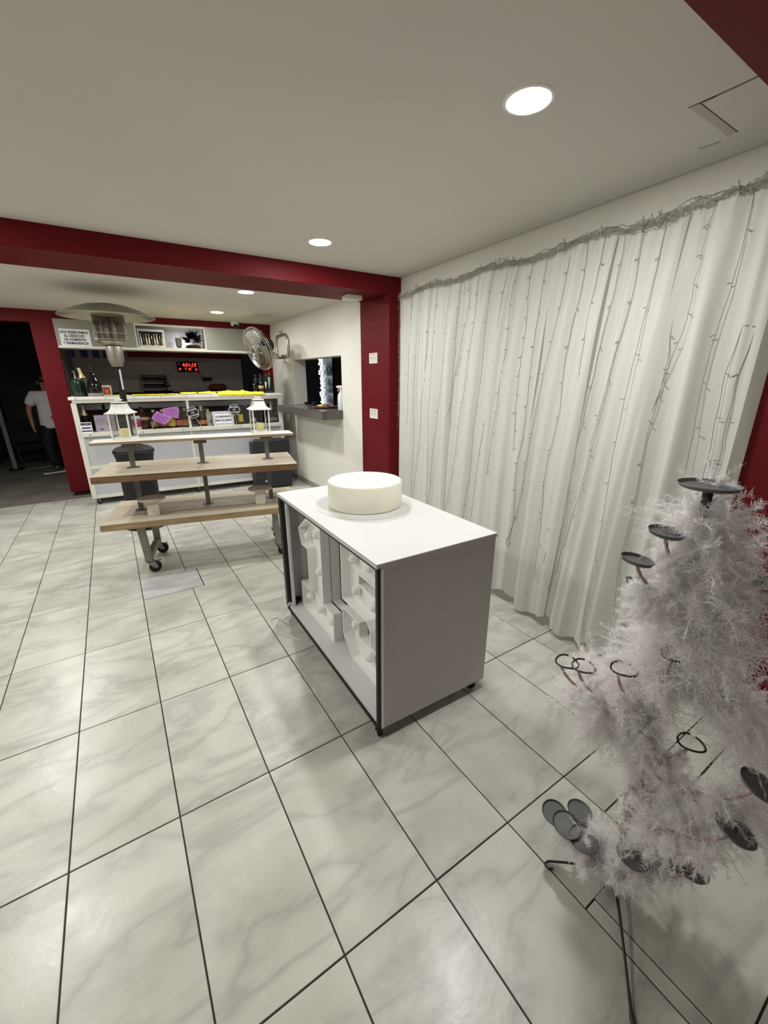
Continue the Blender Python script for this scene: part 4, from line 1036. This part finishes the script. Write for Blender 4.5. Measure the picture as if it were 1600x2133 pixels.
def curtain(y1, y0, hem, seed, label, extra=0.0):
    ny, nz = int((y1 - y0) / 0.011), 46
    bm = bmesh.new(); V = []
    for i in range(ny + 1):
        y = y1 + (y0 - y1) * i / ny; row = []
        e = min(i, ny - i) / ny
        for j in range(nz + 1):
            h_ = hem + .018 * math.sin(y * 21 + seed) + .03 * max(0, .12 - e) / .12
            z = h_ + (ctop(y) - h_) * (j / nz)
            yy = y + .012 * noise.noise(Vector((z * 1.2, y * 2, seed + 20))) + (.10 * (0.5 - i / ny)) * -.18 * (z / 2.2 - .5)
            x = wallx(yy) - coff(yy, z) - extra - fold(yy, z, seed)
            row.append(bm.verts.new((min(x, wallx(yy) - .006), yy, z)))
        V.append(row)
    for i in range(ny):
        for j in range(nz): bm.faces.new((V[i][j], V[i + 1][j], V[i + 1][j + 1], V[i][j + 1]))
    me = bpy.data.meshes.new('curtain'); bm.to_mesh(me); bm.free(); me.materials.append(MATS['sheer'])
    me.polygons.foreach_set('use_smooth', [True] * len(me.polygons))
    cu = tag(link('sheer_curtain', me), label, 'curtain', 'white sheer curtains on the right wall')
    bm = bmesh.new(); V = []; n_ = int((y1 - y0) / .006)
    for i in range(n_ + 1):
        y = y1 + (y0 - y1) * i / n_; row = []
        for j in range(5):
            z = ctop(y) - .022 + .05 * j / 4 * (.7 + .5 * noise.noise(Vector((y * 13, 1, seed))))
            cr = .012 * math.sin(y * 260 + j + 4 * noise.noise(Vector((y * 9, j, seed)))) + .008 * noise.noise(Vector((y * 60, j * .8, seed)))
            row.append(bm.verts.new((min(wallx(y) - .004, wallx(y) - coff(y, z) - extra - .016 - cr * min(1, (YF + .02 - y) * 5)), y, z)))
        V.append(row)
    for i in range(n_):
        for j in range(4): bm.faces.new((V[i][j], V[i + 1][j], V[i + 1][j + 1], V[i][j + 1]))
    me2 = bpy.data.meshes.new('gathered_heading'); bm.to_mesh(me2); bm.free(); me2.materials.append(MATS['heading'])
    me2.polygons.foreach_set('use_smooth', [True] * len(me2.polygons)); link('gathered_heading', me2, cu)
curtain(3.47, 2.545, .05, 1, 'farthest white sheer curtain, next to the red pillar with sockets')
curtain(2.54, 1.745, .055, 2, 'second white sheer curtain from the red pillar, seen over the cart', .004)
curtain(1.74, 1.385, .045, 3, 'narrow white sheer curtain, its hem right of the cart', .008)
curtain(1.38, 1.055, .05, 4, 'third nearest white sheer curtain, split by a gap from its neighbour', .004)
curtain(1.05, .675, .03, 6, 'nearest white sheer curtain behind the feather tree', .014)

ls = thing('curtain_lights', 'unlit curtain light string with thin grey wires hanging over the sheer curtains', 'string lights', (2.40, 3.4, 2.27))
lo = Vector((2.40, 3.4, 2.27))
def onc(y, z, out=.012): return Vector((wallx(y) - coff(y, z) - .030 - out, y, z)) - lo
rg = random.Random(21)
hd = MB()
for sset in range(3):
    y = YF - .01; P_ = []
    while y > .69:
        sag = .022 * abs(math.sin((y + sset * .4) * PI / (.36 + .1 * sset)))
        P_.append(onc(y, ctop(y) + .022 - sag - .012 * sset + rg.uniform(-.008, .008), .004 + .004 * sset)); y -= .028
    hd.tube(P_, .0021, 5)
for k in range(24):
    y = rg.uniform(.76, 3.4); s_ = rg.uniform(.03, .09); z_ = ctop(y)
    hd.tube([onc(y, z_ + .03, .012), onc(y - s_ * .4, z_ - rg.uniform(.01, .05), .014), onc(y - s_, z_ + .01, .012)], .0024, 5)
hd.build('header_wire', 'wire_green', ls)
ys = [3.455, 3.40, 3.24, 3.10, 2.96, 2.86, 2.70, 2.58, 2.47, 2.40, 2.25, 2.12, 2.04, 1.90, 1.80, 1.66, 1.55, 1.45, 1.36, 1.25, 1.15, 1.02, .95, .84, .74, .70]
for y in ys:
    m_ = MB(); zt = ctop(y) - .01; zb = rg.uniform(.10, .45) if rg.random() < .7 else rg.uniform(.6, 1.2)
    dr = rg.uniform(-.10, .16); P_ = []
    n_ = 40
    for i in range(n_ + 1):
        t = i / n_; z = zt + (zb - zt) * t
        yy = y + dr * t * t + .03 * noise.noise(Vector((t * 4, y * 7, 1))) + .006 * noise.noise(Vector((t * 17, y * 7, 4)))
        P_.append(onc(yy, z, max(0, fold(yy, z, 2)) * .5 - .016 + .014 * noise.noise(Vector((t * 3, y * 5, 8)))))
    m_.tube(P_, .0015, 5)
    for i in range(3, n_, 4):
        p = P_[i]; d = Vector((-.004, rg.choice((-1, 1)) * rg.uniform(.012, .022), -rg.uniform(.0, .012)))
        m_.tube([p, p + d], [.0016, .0026], 5)
    m_.build('strand', 'wire_green', ls)

# ------------------------------------------------------------------ feather cup-cake tree
FT = Vector((1.088, .348, 0))
tr = thing('feather_tree', 'white feather covered metal cupcake tree in the right foreground', 'cupcake stand', tuple(FT))
def W(x, y, z): return Vector((x, y, z)) - FT
pole = [W(1.088, .348, .02), W(1.086, .347, .45), W(1.08, .345, .9), W(1.06, .342, 1.318)]
MB().tube([pole[0].lerp(pole[1], t) for t in np.linspace(0, 1, 4)] + [pole[1].lerp(pole[2], t) for t in np.linspace(.3, 1, 4)] + [pole[2].lerp(pole[3], t) for t in np.linspace(.3, 1, 4)], .010, 10).build('pole', 'stand_wire', tr)
MB().tube([W(1.088, .347, .25), W(1.087, .347, .4), W(1.086, .347, .52), W(1.084, .346, .68)], [.017, .021, .019, .014], 10).build('wrapped_stem', 'pink_stem', tr)
for tipp, curl in (((.972, .495), 1), ((.858, .165), 0), ((1.215, .298), 0), ((1.19, .48), 0)):
    a, b = W(1.088, .348, .055), W(tipp[0], tipp[1], .008)
    d = (b - a); d.z = 0; d.normalize(); sd = Vector((-d.y, d.x, 0))
    P_ = [a + Vector((0, 0, .02)), a + d * .03, a.lerp(b, .35) + Vector((0, 0, .012)), a.lerp(b, .7) + Vector((0, 0, .008)), b]
    if curl: P_ += [b + d * .012 + sd * .012, b + sd * .024, b - d * .014 + sd * .018]
    else: P_ += [b + d * .02, b + d * .035]
    rr_ = [.007, .006, .0042, .0036] + ([.0034] * 4 if curl else [.0042, .0068, .0055])
    MB().tube(P_, rr_[:len(P_)], 8).build('leg', 'stand_wire', tr)
MB().lathe([(0, .03), (.02, .03), (.022, .04), (.02, .07), (.012, .08), (0, .08)], 16, Matrix.Translation((0, 0, 0))).build('hub', 'stand_wire', tr)
def plate(p, r, tilt=(0, 0)):
    M = Matrix.Translation(p) @ Matrix.Rotation(tilt[0], 4, 'X') @ Matrix.Rotation(tilt[1], 4, 'Y')
    MB().lathe([(0, -.0035), (r * .9, -.003), (r, .0045), (r * .985, .0055), (r * .88, -.0012), (0, -.0018)], 36, M).build('plate', 'cup_metal', tr)
FARM = []
def arm(p, z0):
    b = Vector((0, 0, z0)); p = Vector(p); h = p - b
    P_ = [b, b + Vector((h.x * .5, h.y * .5, h.z * .1)), b + Vector((h.x * .9, h.y * .9, h.z * .45)), p - Vector((0, 0, .004))]
    pts = []
    for t in np.linspace(0, 1, 9):
        q = [a_.lerp(b_, t) for a_, b_ in zip(P_, P_[1:])]; q = [a_.lerp(b_, t) for a_, b_ in zip(q, q[1:])]; pts.append(q[0].lerp(q[1], t))
    MB().tube(pts, .0042, 6).build('arm', 'pink_stem', tr); FARM.append([tuple(q_ + FT) for q_ in pts])
plate(W(1.055, .342, 1.326), .058)
for p, r, z0, tl in ((W(.985, .375, 1.222), .036, 1.12, (.1, 0)), (W(.93, .398, 1.160), .034, 1.05, (.1, .1)), (W(.985, .405, 1.083), .032, 1.0, (0, .15)),
                     (W(1.14, .225, 1.12), .034, 1.02, (0, 0)),
                     (W(.992, .512, .195), .040, .12, (.2, -.15)), (W(.988, .466, .20), .043, .12, (.1, -.1)), (W(.998, .412, .195), .043, .11, (0, -.15)), (W(1.058, .468, .205), .038, .12, (.1, 0)),
                     (W(1.030, .293, .25), .042, .13, (0, .1)), (W(1.072, .222, .305), .040, .15, (0, .1)), (W(1.082, .182, .312), .042, .15, (0, .2)), (W(1.08, .130, .52), .044, .34, (.25, .2)), (W(1.075, .118, .68), .040, .5, (.3, .1))):
    plate(p, r, tl); arm(p, z0)
for p, z0 in ((W(.966, .538, .78), .66), (W(.982, .498, .785), .66), (W(.999, .405, .832), .70), (W(1.030, .314, .92), .80), (W(1.12, .262, .645), .56), (W(1.128, .23, .50), .42), (W(1.10, .40, .765), .66)):
    MB().tube([p + Vector((.03 * math.cos(a), .03 * math.sin(a), .003 * math.sin(2 * a))) for a in np.linspace(.5, 2 * PI + .1, 24)], .0028, 6).build('cup_ring', 'stand_wire', tr)
    arm(p + Vector((-.026, 0, 0)), z0)

CL = [(1.075, .344, 1.265, .045), (1.085, .346, .62, .035), (1.085, .346, .5, .04), (1.087, .347, .42, .04), (1.087, .347, .33, .035), (1.075, .346, .72, .05), (1.083, 0.35, 1.285, 0.075), (1.075, 0.377, 1.245, 0.067), (1.096, 0.311, 1.248, 0.07), (1.091, 0.325, 1.193, 0.1), (1.077, 0.37, 1.156, 0.068), (1.107, 0.275, 1.184, 0.063), (1.094, 0.315, 1.099, 0.108), (1.076, 0.373, 1.072, 0.07), (1.115, 0.252, 1.109, 0.059), (1.095, 0.314, 0.996, 0.11), (1.115, 0.251, 1.024, 0.071), (1.076, 0.375, 0.97, 0.073), (1.094, 0.317, 0.913, 0.105), (1.114, 0.255, 0.957, 0.079), (1.068, 0.399, 0.873, 0.076), (1.054, 0.441, 0.797, 0.085), (1.03, 0.517, 0.748, 0.07), (1.026, 0.53, 0.655, 0.068), (1.049, 0.459, 0.68, 0.095), (1.071, 0.388, 0.739, 0.095), (1.09, 0.33, 0.82, 0.086), (1.107, 0.275, 0.879, 0.08), (1.063, 0.413, 0.607, 0.078), (1.079, 0.364, 0.657, 0.053), (1.085, 0.344, 0.569, 0.047), (1.048, 0.461, 0.61, 0.06), (1.117, 0.243, 0.854, 0.069), (1.13, 0.203, 0.822, 0.075), (1.145, 0.157, 0.795, 0.07), (1.135, 0.188, 0.745, 0.06), (1.151, 0.139, 0.707, 0.075), (1.115, 0.252, 0.806, 0.047), (1.15, 0.142, 0.598, 0.075), (1.137, 0.182, 0.531, 0.07), (1.164, 0.097, 0.543, 0.075), (1.102, 0.292, 0.541, 0.055), (1.115, 0.251, 0.487, 0.07), (1.127, 0.212, 0.435, 0.08), (1.115, 0.25, 0.361, 0.078), (1.095, 0.314, 0.414, 0.058), (1.11, 0.267, 0.267, 0.08), (1.092, 0.322, 0.251, 0.06), (1.139, 0.176, 0.398, 0.07), (1.148, 0.148, 0.495, 0.06), (1.071, 0.387, 0.185, 0.062), (1.059, 0.428, 0.188, 0.05), (1.09, 0.329, 0.139, 0.052), (1.13, 0.203, 0.275, 0.062), (1.101, 0.293, 0.358, 0.07)]
CL += [(*f_[k_], .030) for f_ in FARM for k_ in (1, 3, 5)]
def feathers():
    """every plume is a bent quill with soft tapering barbs either side; returned as one mesh"""
    VV, FF, base = [], [], 0
    for (cx, cy, cz, r) in CL:
        n = int(50 * (r / .08) ** 2) + 12
        c = np.array([cx, cy, cz]) - np.array(FT) + np.array([.956, .295, 0]) * nrng.uniform(-.06, .025)
        for _ in range(n):
            d = nrng.normal(size=3); d[2] -= .25; d /= np.linalg.norm(d)
            L = r * nrng.uniform(.75, 1.15); o = c + d * r * nrng.uniform(0, .25)
            bend = nrng.normal(size=3) * .45 + np.array([0, 0, -.35]); s = np.cross(d, nrng.normal(size=3)); s /= np.linalg.norm(s) + 1e-9
            st = 15; t = np.linspace(.12, 1, st)
            Q = o + np.outer(t * L, d) + np.outer(t ** 2 * L * .55, bend)
            T = d + np.outer(2 * t * .55, bend); T /= np.linalg.norm(T, axis=1)[:, None]
            for side in (-1, 1):
                m = 2
                for k in range(m):
                    bl_ = (.017 + .014 * nrng.random(st)) * (1.05 - .5 * t)
                    dirn = T * nrng.uniform(.35, .8, (st, 1)) + side * s * nrng.uniform(.5, 1, (st, 1)) + nrng.normal(size=(st, 3)) * .35
                    dirn /= np.linalg.norm(dirn, axis=1)[:, None]
                    crl = nrng.normal(size=(st, 3)) * .35
                    wv = np.cross(dirn, nrng.normal(size=(st, 3))); wv /= np.linalg.norm(wv, axis=1)[:, None]
                    Qk = Q + d * L * .045 * k
                    p1 = Qk + dirn * (bl_ * .5)[:, None]; p2 = Qk + dirn * bl_[:, None] + crl * (bl_ * .5)[:, None]
                    w0, w1 = .00055, .0005
                    blk = np.stack([Qk - wv * w0, Qk + wv * w0, p1 + wv * w1, p1 - wv * w1, p2], axis=1).reshape(-1, 3)
                    ids = base + np.arange(st) * 5
                    for i0 in ids:
                        FF.append((i0, i0 + 1, i0 + 2, i0 + 3)); FF.append((i0 + 3, i0 + 2, i0 + 4))
                    VV.append(blk); base += st * 5
    V = np.concatenate(VV); print('feather faces', len(FF))
    me = bpy.data.meshes.new('feathers'); me.from_pydata(V.tolist(), [], FF)
    me.materials.append(MATS['feather'])
    return me
fo = link('feathers', feathers(), tr); fo['kind'] = 'stuff'

# ------------------------------------------------------------------ person in the dark doorway
def skin_mesh(name, pts, edges, m, sub=2, root=0):
    me = bpy.data.meshes.new(name); me.from_pydata([p[:3] for p in pts], edges, [])
    o = bpy.data.objects.new(name, me); COL.objects.link(o)
    md = o.modifiers.new('skin', 'SKIN'); md.use_smooth_shade = True
    for i, p in enumerate(pts):
        sv = me.skin_vertices[0].data[i]; sv.radius = (p[3], p[4] if len(p) > 4 else p[3]); sv.use_root = (i == root)
    o.modifiers.new('sub', 'SUBSURF').levels = sub
    dg = bpy.context.evaluated_depsgraph_get(); dg.update()
    r = bpy.data.meshes.new_from_object(o.evaluated_get(dg)); bpy.data.objects.remove(o)
    r.materials.clear(); r.materials.append(MATS[m]); r.polygons.foreach_set('use_smooth', [True] * len(r.polygons)); r.name = name
    return r
PO = Vector((-.90, 9.0, -.012))
pe = thing('person', 'person in white t-shirt and dark trousers half hidden by the red column', 'person', tuple(PO))
B = [(0, 0, .88, .085), (0, 0, 1.02, .082), (.01, -.02, 1.2, .09), (.02, -.03, 1.345, .055), (.03, -.05, 1.415, .05), (.03, -.075, 1.50, .078), (.03, -.085, 1.575, .062),
     (-.155, -.03, 1.305, .044), (-.255, -.05, 1.07, .04), (-.245, -.10, .865, .028), (-.24, -.115, .80, .03),
     (.175, .0, 1.305, .044), (.24, -.07, 1.08, .04), (.15, -.2, .98, .028), (.10, -.25, .96, .03),
     (-.085, 0, .80, .07), (-.11, -.06, .46, .055), (-.07, -.02, .10, .04), (-.085, 0, .80, .07)]
ed = [(0, 1), (1, 2), (2, 3), (3, 4), (4, 5), (5, 6), (2, 7), (7, 8), (8, 9), (9, 10), (2, 11), (11, 12), (12, 13), (13, 14), (0, 15), (15, 16), (16, 17)]
B = B[:18] + [(.085, .02, .80, .07), (.13, .0, .46, .055), (.18, .07, .10, .04)]
ed += [(0, 18), (18, 19), (19, 20)]
def fingers(palm, down, side, fr, base):
    """four unequal fingers and a thumb rooted in the palm"""
    out, e = [], []; P_ = Vector(palm[:3])
    for k, (o_, l) in enumerate(((-.027, .058), (-.009, .068), (.009, .064), (.026, .05))):
        r0_ = P_ + side * o_ + down * .012; i = base + len(out)
        out += [(*(r0_ + down * .018), .009), (*(r0_ + down * (.018 + l * .5) + fr * .006), .0082), (*(r0_ + down * (.018 + l) + fr * .02), .0068)]
        e += [(palm[4], i), (i, i + 1), (i + 1, i + 2)]
    i = base + len(out); r0_ = P_ - side * .03
    out += [(*(r0_ + down * .0 + fr * .012), .011), (*(r0_ + down * .03 + fr * .024), .009)]; e += [(palm[4], i), (i, i + 1)]
    return out, e
f1, e1 = fingers((*B[10][:3], 0, 10), Vector((.02, -.12, -1)).normalized(), Vector((.45, -.85, 0)).normalized(), Vector((.7, -.3, 0)), len(B)); B += f1; ed += e1
f1, e1 = fingers((*B[14][:3], 0, 14), Vector((-.7, -.7, -.2)).normalized(), Vector((.3, -.3, -.9)).normalized(), Vector((0, .3, -.6)), len(B)); B += f1; ed += e1
link('body', skin_mesh('body', B, ed, 'skin'), pe)
S = [(0, .0, .735, .175, .14), (0, 0, .80, .175, .14), (0, 0, .95, .17, .135), (.01, -.02, 1.16, .165, .13), (.015, -.025, 1.285, .11, .085), (.02, -.03, 1.35, .066, .06),
     (-.155, -.03, 1.305, .075), (-.24, -.045, 1.12, .082), (.175, 0, 1.305, .075), (.235, -.06, 1.13, .08)]
link('t_shirt', skin_mesh('t_shirt', S, [(0, 1), (1, 2), (2, 3), (3, 4), (4, 5), (4, 6), (6, 7), (4, 8), (8, 9)], 'shirt'), pe)
T_ = [(0, 0, .90, .125, .105), (-.085, -.01, .76, .105), (-.11, -.06, .46, .082), (-.075, -.02, .11, .066), (.085, .02, .76, .105), (.13, 0, .46, .082), (.18, .07, .11, .066)]
link('trousers', skin_mesh('trousers', T_, [(0, 1), (1, 2), (2, 3), (0, 4), (4, 5), (5, 6)], 'trousers'), pe)
for (x, y, a) in ((-.075, -.02, R(200)), (.18, .07, R(205))):
    M = Matrix.Translation((x, y, 0)) @ Matrix.Rotation(a, 4, 'Z')
    sh = MB().sphere((.07, 0, .05), 1, 16, (.135, .048, .045), M); sh.sphere((-.01, 0, .075), 1, 14, (.055, .044, .055), M)
    so = sh.build('shoe', 'shoe', pe)
    MB().prism([(-.065, -.04), (.06, -.047), (.16, -.045), (.205, -.02), (.205, .02), (.16, .045), (.06, .047), (-.065, .04)], 0, .022, M, .004).build('sole', 'shoe_sole', so)
hr = MB().sphere((.03, -.068, 1.555), 1, 18, (.092, .098, .085)); hr.build('hair', 'hair', pe)
fc = MB()
for s in (-1, 1): fc.sphere((.03 + s * .03, -.152, 1.505), .010, 8)
fc.build('eyes', 'dark_glass', pe)
MB().sphere((.03, -.165, 1.478), 1, 10, (.012, .018, .02)).build('nose', 'skin', pe)
MB().sphere((.03, -.150, 1.448), 1, 10, (.024, .010, .006)).build('mouth', 'pink_label', pe)
for s in (-1, 1): MB().sphere((.03 + s * .085, -.07, 1.495), 1, 10, (.010, .018, .028)).build('ear', 'skin', pe)

# ------------------------------------------------------------------ things in the dark passage and in the kitchen
pp_ = thing('leaning_pole', 'grey metal pole standing in the dark doorway left of the person', 'pole', (-1.62, 9.6, -.012), 0)
MB().bar((0, 0, .03), (-.02, 0, 2.1), .06, .06, bev=.004).build('shaft', 'dull_zinc', pp_); MB().box(-.09, .09, -.09, .09, 0, .03, .004).build('foot', 'black_steel', pp_)
st_ = thing('folding_chair', 'dark folding chair standing in the shadow behind the person', 'chair', (-1.38, 9.75, -.012), R(25))
for x in (-.2, .2):
    MB().tube([(x, -.2, 0), (x, .18, .86)], .011, 8).build('leg', 'black_steel', st_); MB().tube([(x, .2, 0), (x, -.12, .5)], .011, 8).build('leg', 'black_steel', st_)
MB().box(-.19, .19, -.2, .14, .43, .45, .006).build('seat', 'black_cloth', st_)
MB().box(-.19, .19, .13, .15, .6, .85, .006).build('backrest', 'black_cloth', st_)
MB().tube([(-.2, -.2, .01), (.2, -.2, .01)], .011, 8).build('crossbar', 'dull_zinc', st_)
for k, x in enumerate((-.405, -.245, -.075, .05)):
    bc = thing('blue_card', 'dark blue card high on the kitchen wall, %s' % ('cut by the red column', 'second from the red column', 'third from the red column', 'behind the heater')[k], 'card', (x, 9.199, 1.885), 0, 'blue cards on the kitchen wall')
    wd = (.045, .10, .10, .05)[k]
    MB().box(-wd / 2, wd / 2, -.004, 0, 0, .14).build('sheet', 'blue_card', bc)
MB().box(-.55, .45, 9.185, 9.2, 1.78, 1.81).build('batten', 'kitchen_wall', bpy.data.objects['wall_back'])
rk = thing('pan_rack', 'wall rack with three shelves of dark pans behind the heater pole', 'rack', (.74, 9.19, 1.27), 0)
for z in (0, .12, .23, .33):
    MB().box(-.2, .2, -.14, 0, z, z + .008).build('rack_shelf', 'grey_bucket', rk)
for x in (-.195, .195): MB().box(x - .005, x + .005, -.14, -.13, 0, .36).build('upright', 'grey_bucket', rk)
for z in (.008, .128, .238):
    for k in range(4):
        t = thing('pan', 'dark pan on the %s shelf of the wall rack behind the heater pole' % {.008: 'bottom', .128: 'middle', .238: 'top'}[z], 'pan', (.74 - .14 + k * .092, 9.12, 1.27 + z), 0, 'pans on the kitchen rack')
        MB().lathe([(0, 0), (.035, 0), (.04, .045), (.036, .045), (.032, .005), (0, .005)], 16).build('bowl', 'black_plastic', t)
        MB().bar((.03, -.02, .035), (.05, -.05, .045), .008, .005).build('handle', 'black_plastic', t)
tt_ = thing('tiered_tray', 'dark tiered tray shaped like a small tree at the kitchen wall', 'tiered tray', (.935, 9.0, 1.298), 0)
MB().cyl(.006, 0, .29, 8).build('rod', 'black_steel', tt_)
for r_, z in ((.10, 0), (.075, .10), (.058, .16), (.042, .215), (.03, .26)):
    MB().lathe([(0, z), (r_ * .8, z), (r_, z + .022), (r_ * .94, z + .022), (r_ * .75, z + .005), (0, z + .005)], 22).build('tier', 'black_plastic', tt_)
wt = thing('work_table', 'dark kitchen table behind the bar counter', 'table', (1.0, 8.75, -.012), 0)
MB().box(-1.0, 1.0, -.12, .42, 1.27, 1.31, .003).build('tabletop', 'dark_inside', wt)
for x in (-.95, .95):
    for y in (-.08, .38): MB().box(x - .025, x + .025, y - .025, y + .025, 0, 1.27).build('leg', 'black_steel', wt)
bs = thing('wicker_basket', 'brown wicker basket behind the yellow cloths on the bar', 'basket', (1.82, 8.85, 1.298), BA)
MB().lathe([(0, 0), (.12, 0), (.17, .05), (.165, .10), (.11, .135), (0, .145)], 24).build('basket_body', 'wicker', bs)
MB().tube([(-.17, 0, .06), (-.19, 0, .10), (-.14, -.02, .125), (-.06, -.03, .145)], .006, 6).build('handle', 'picture_red', bs)
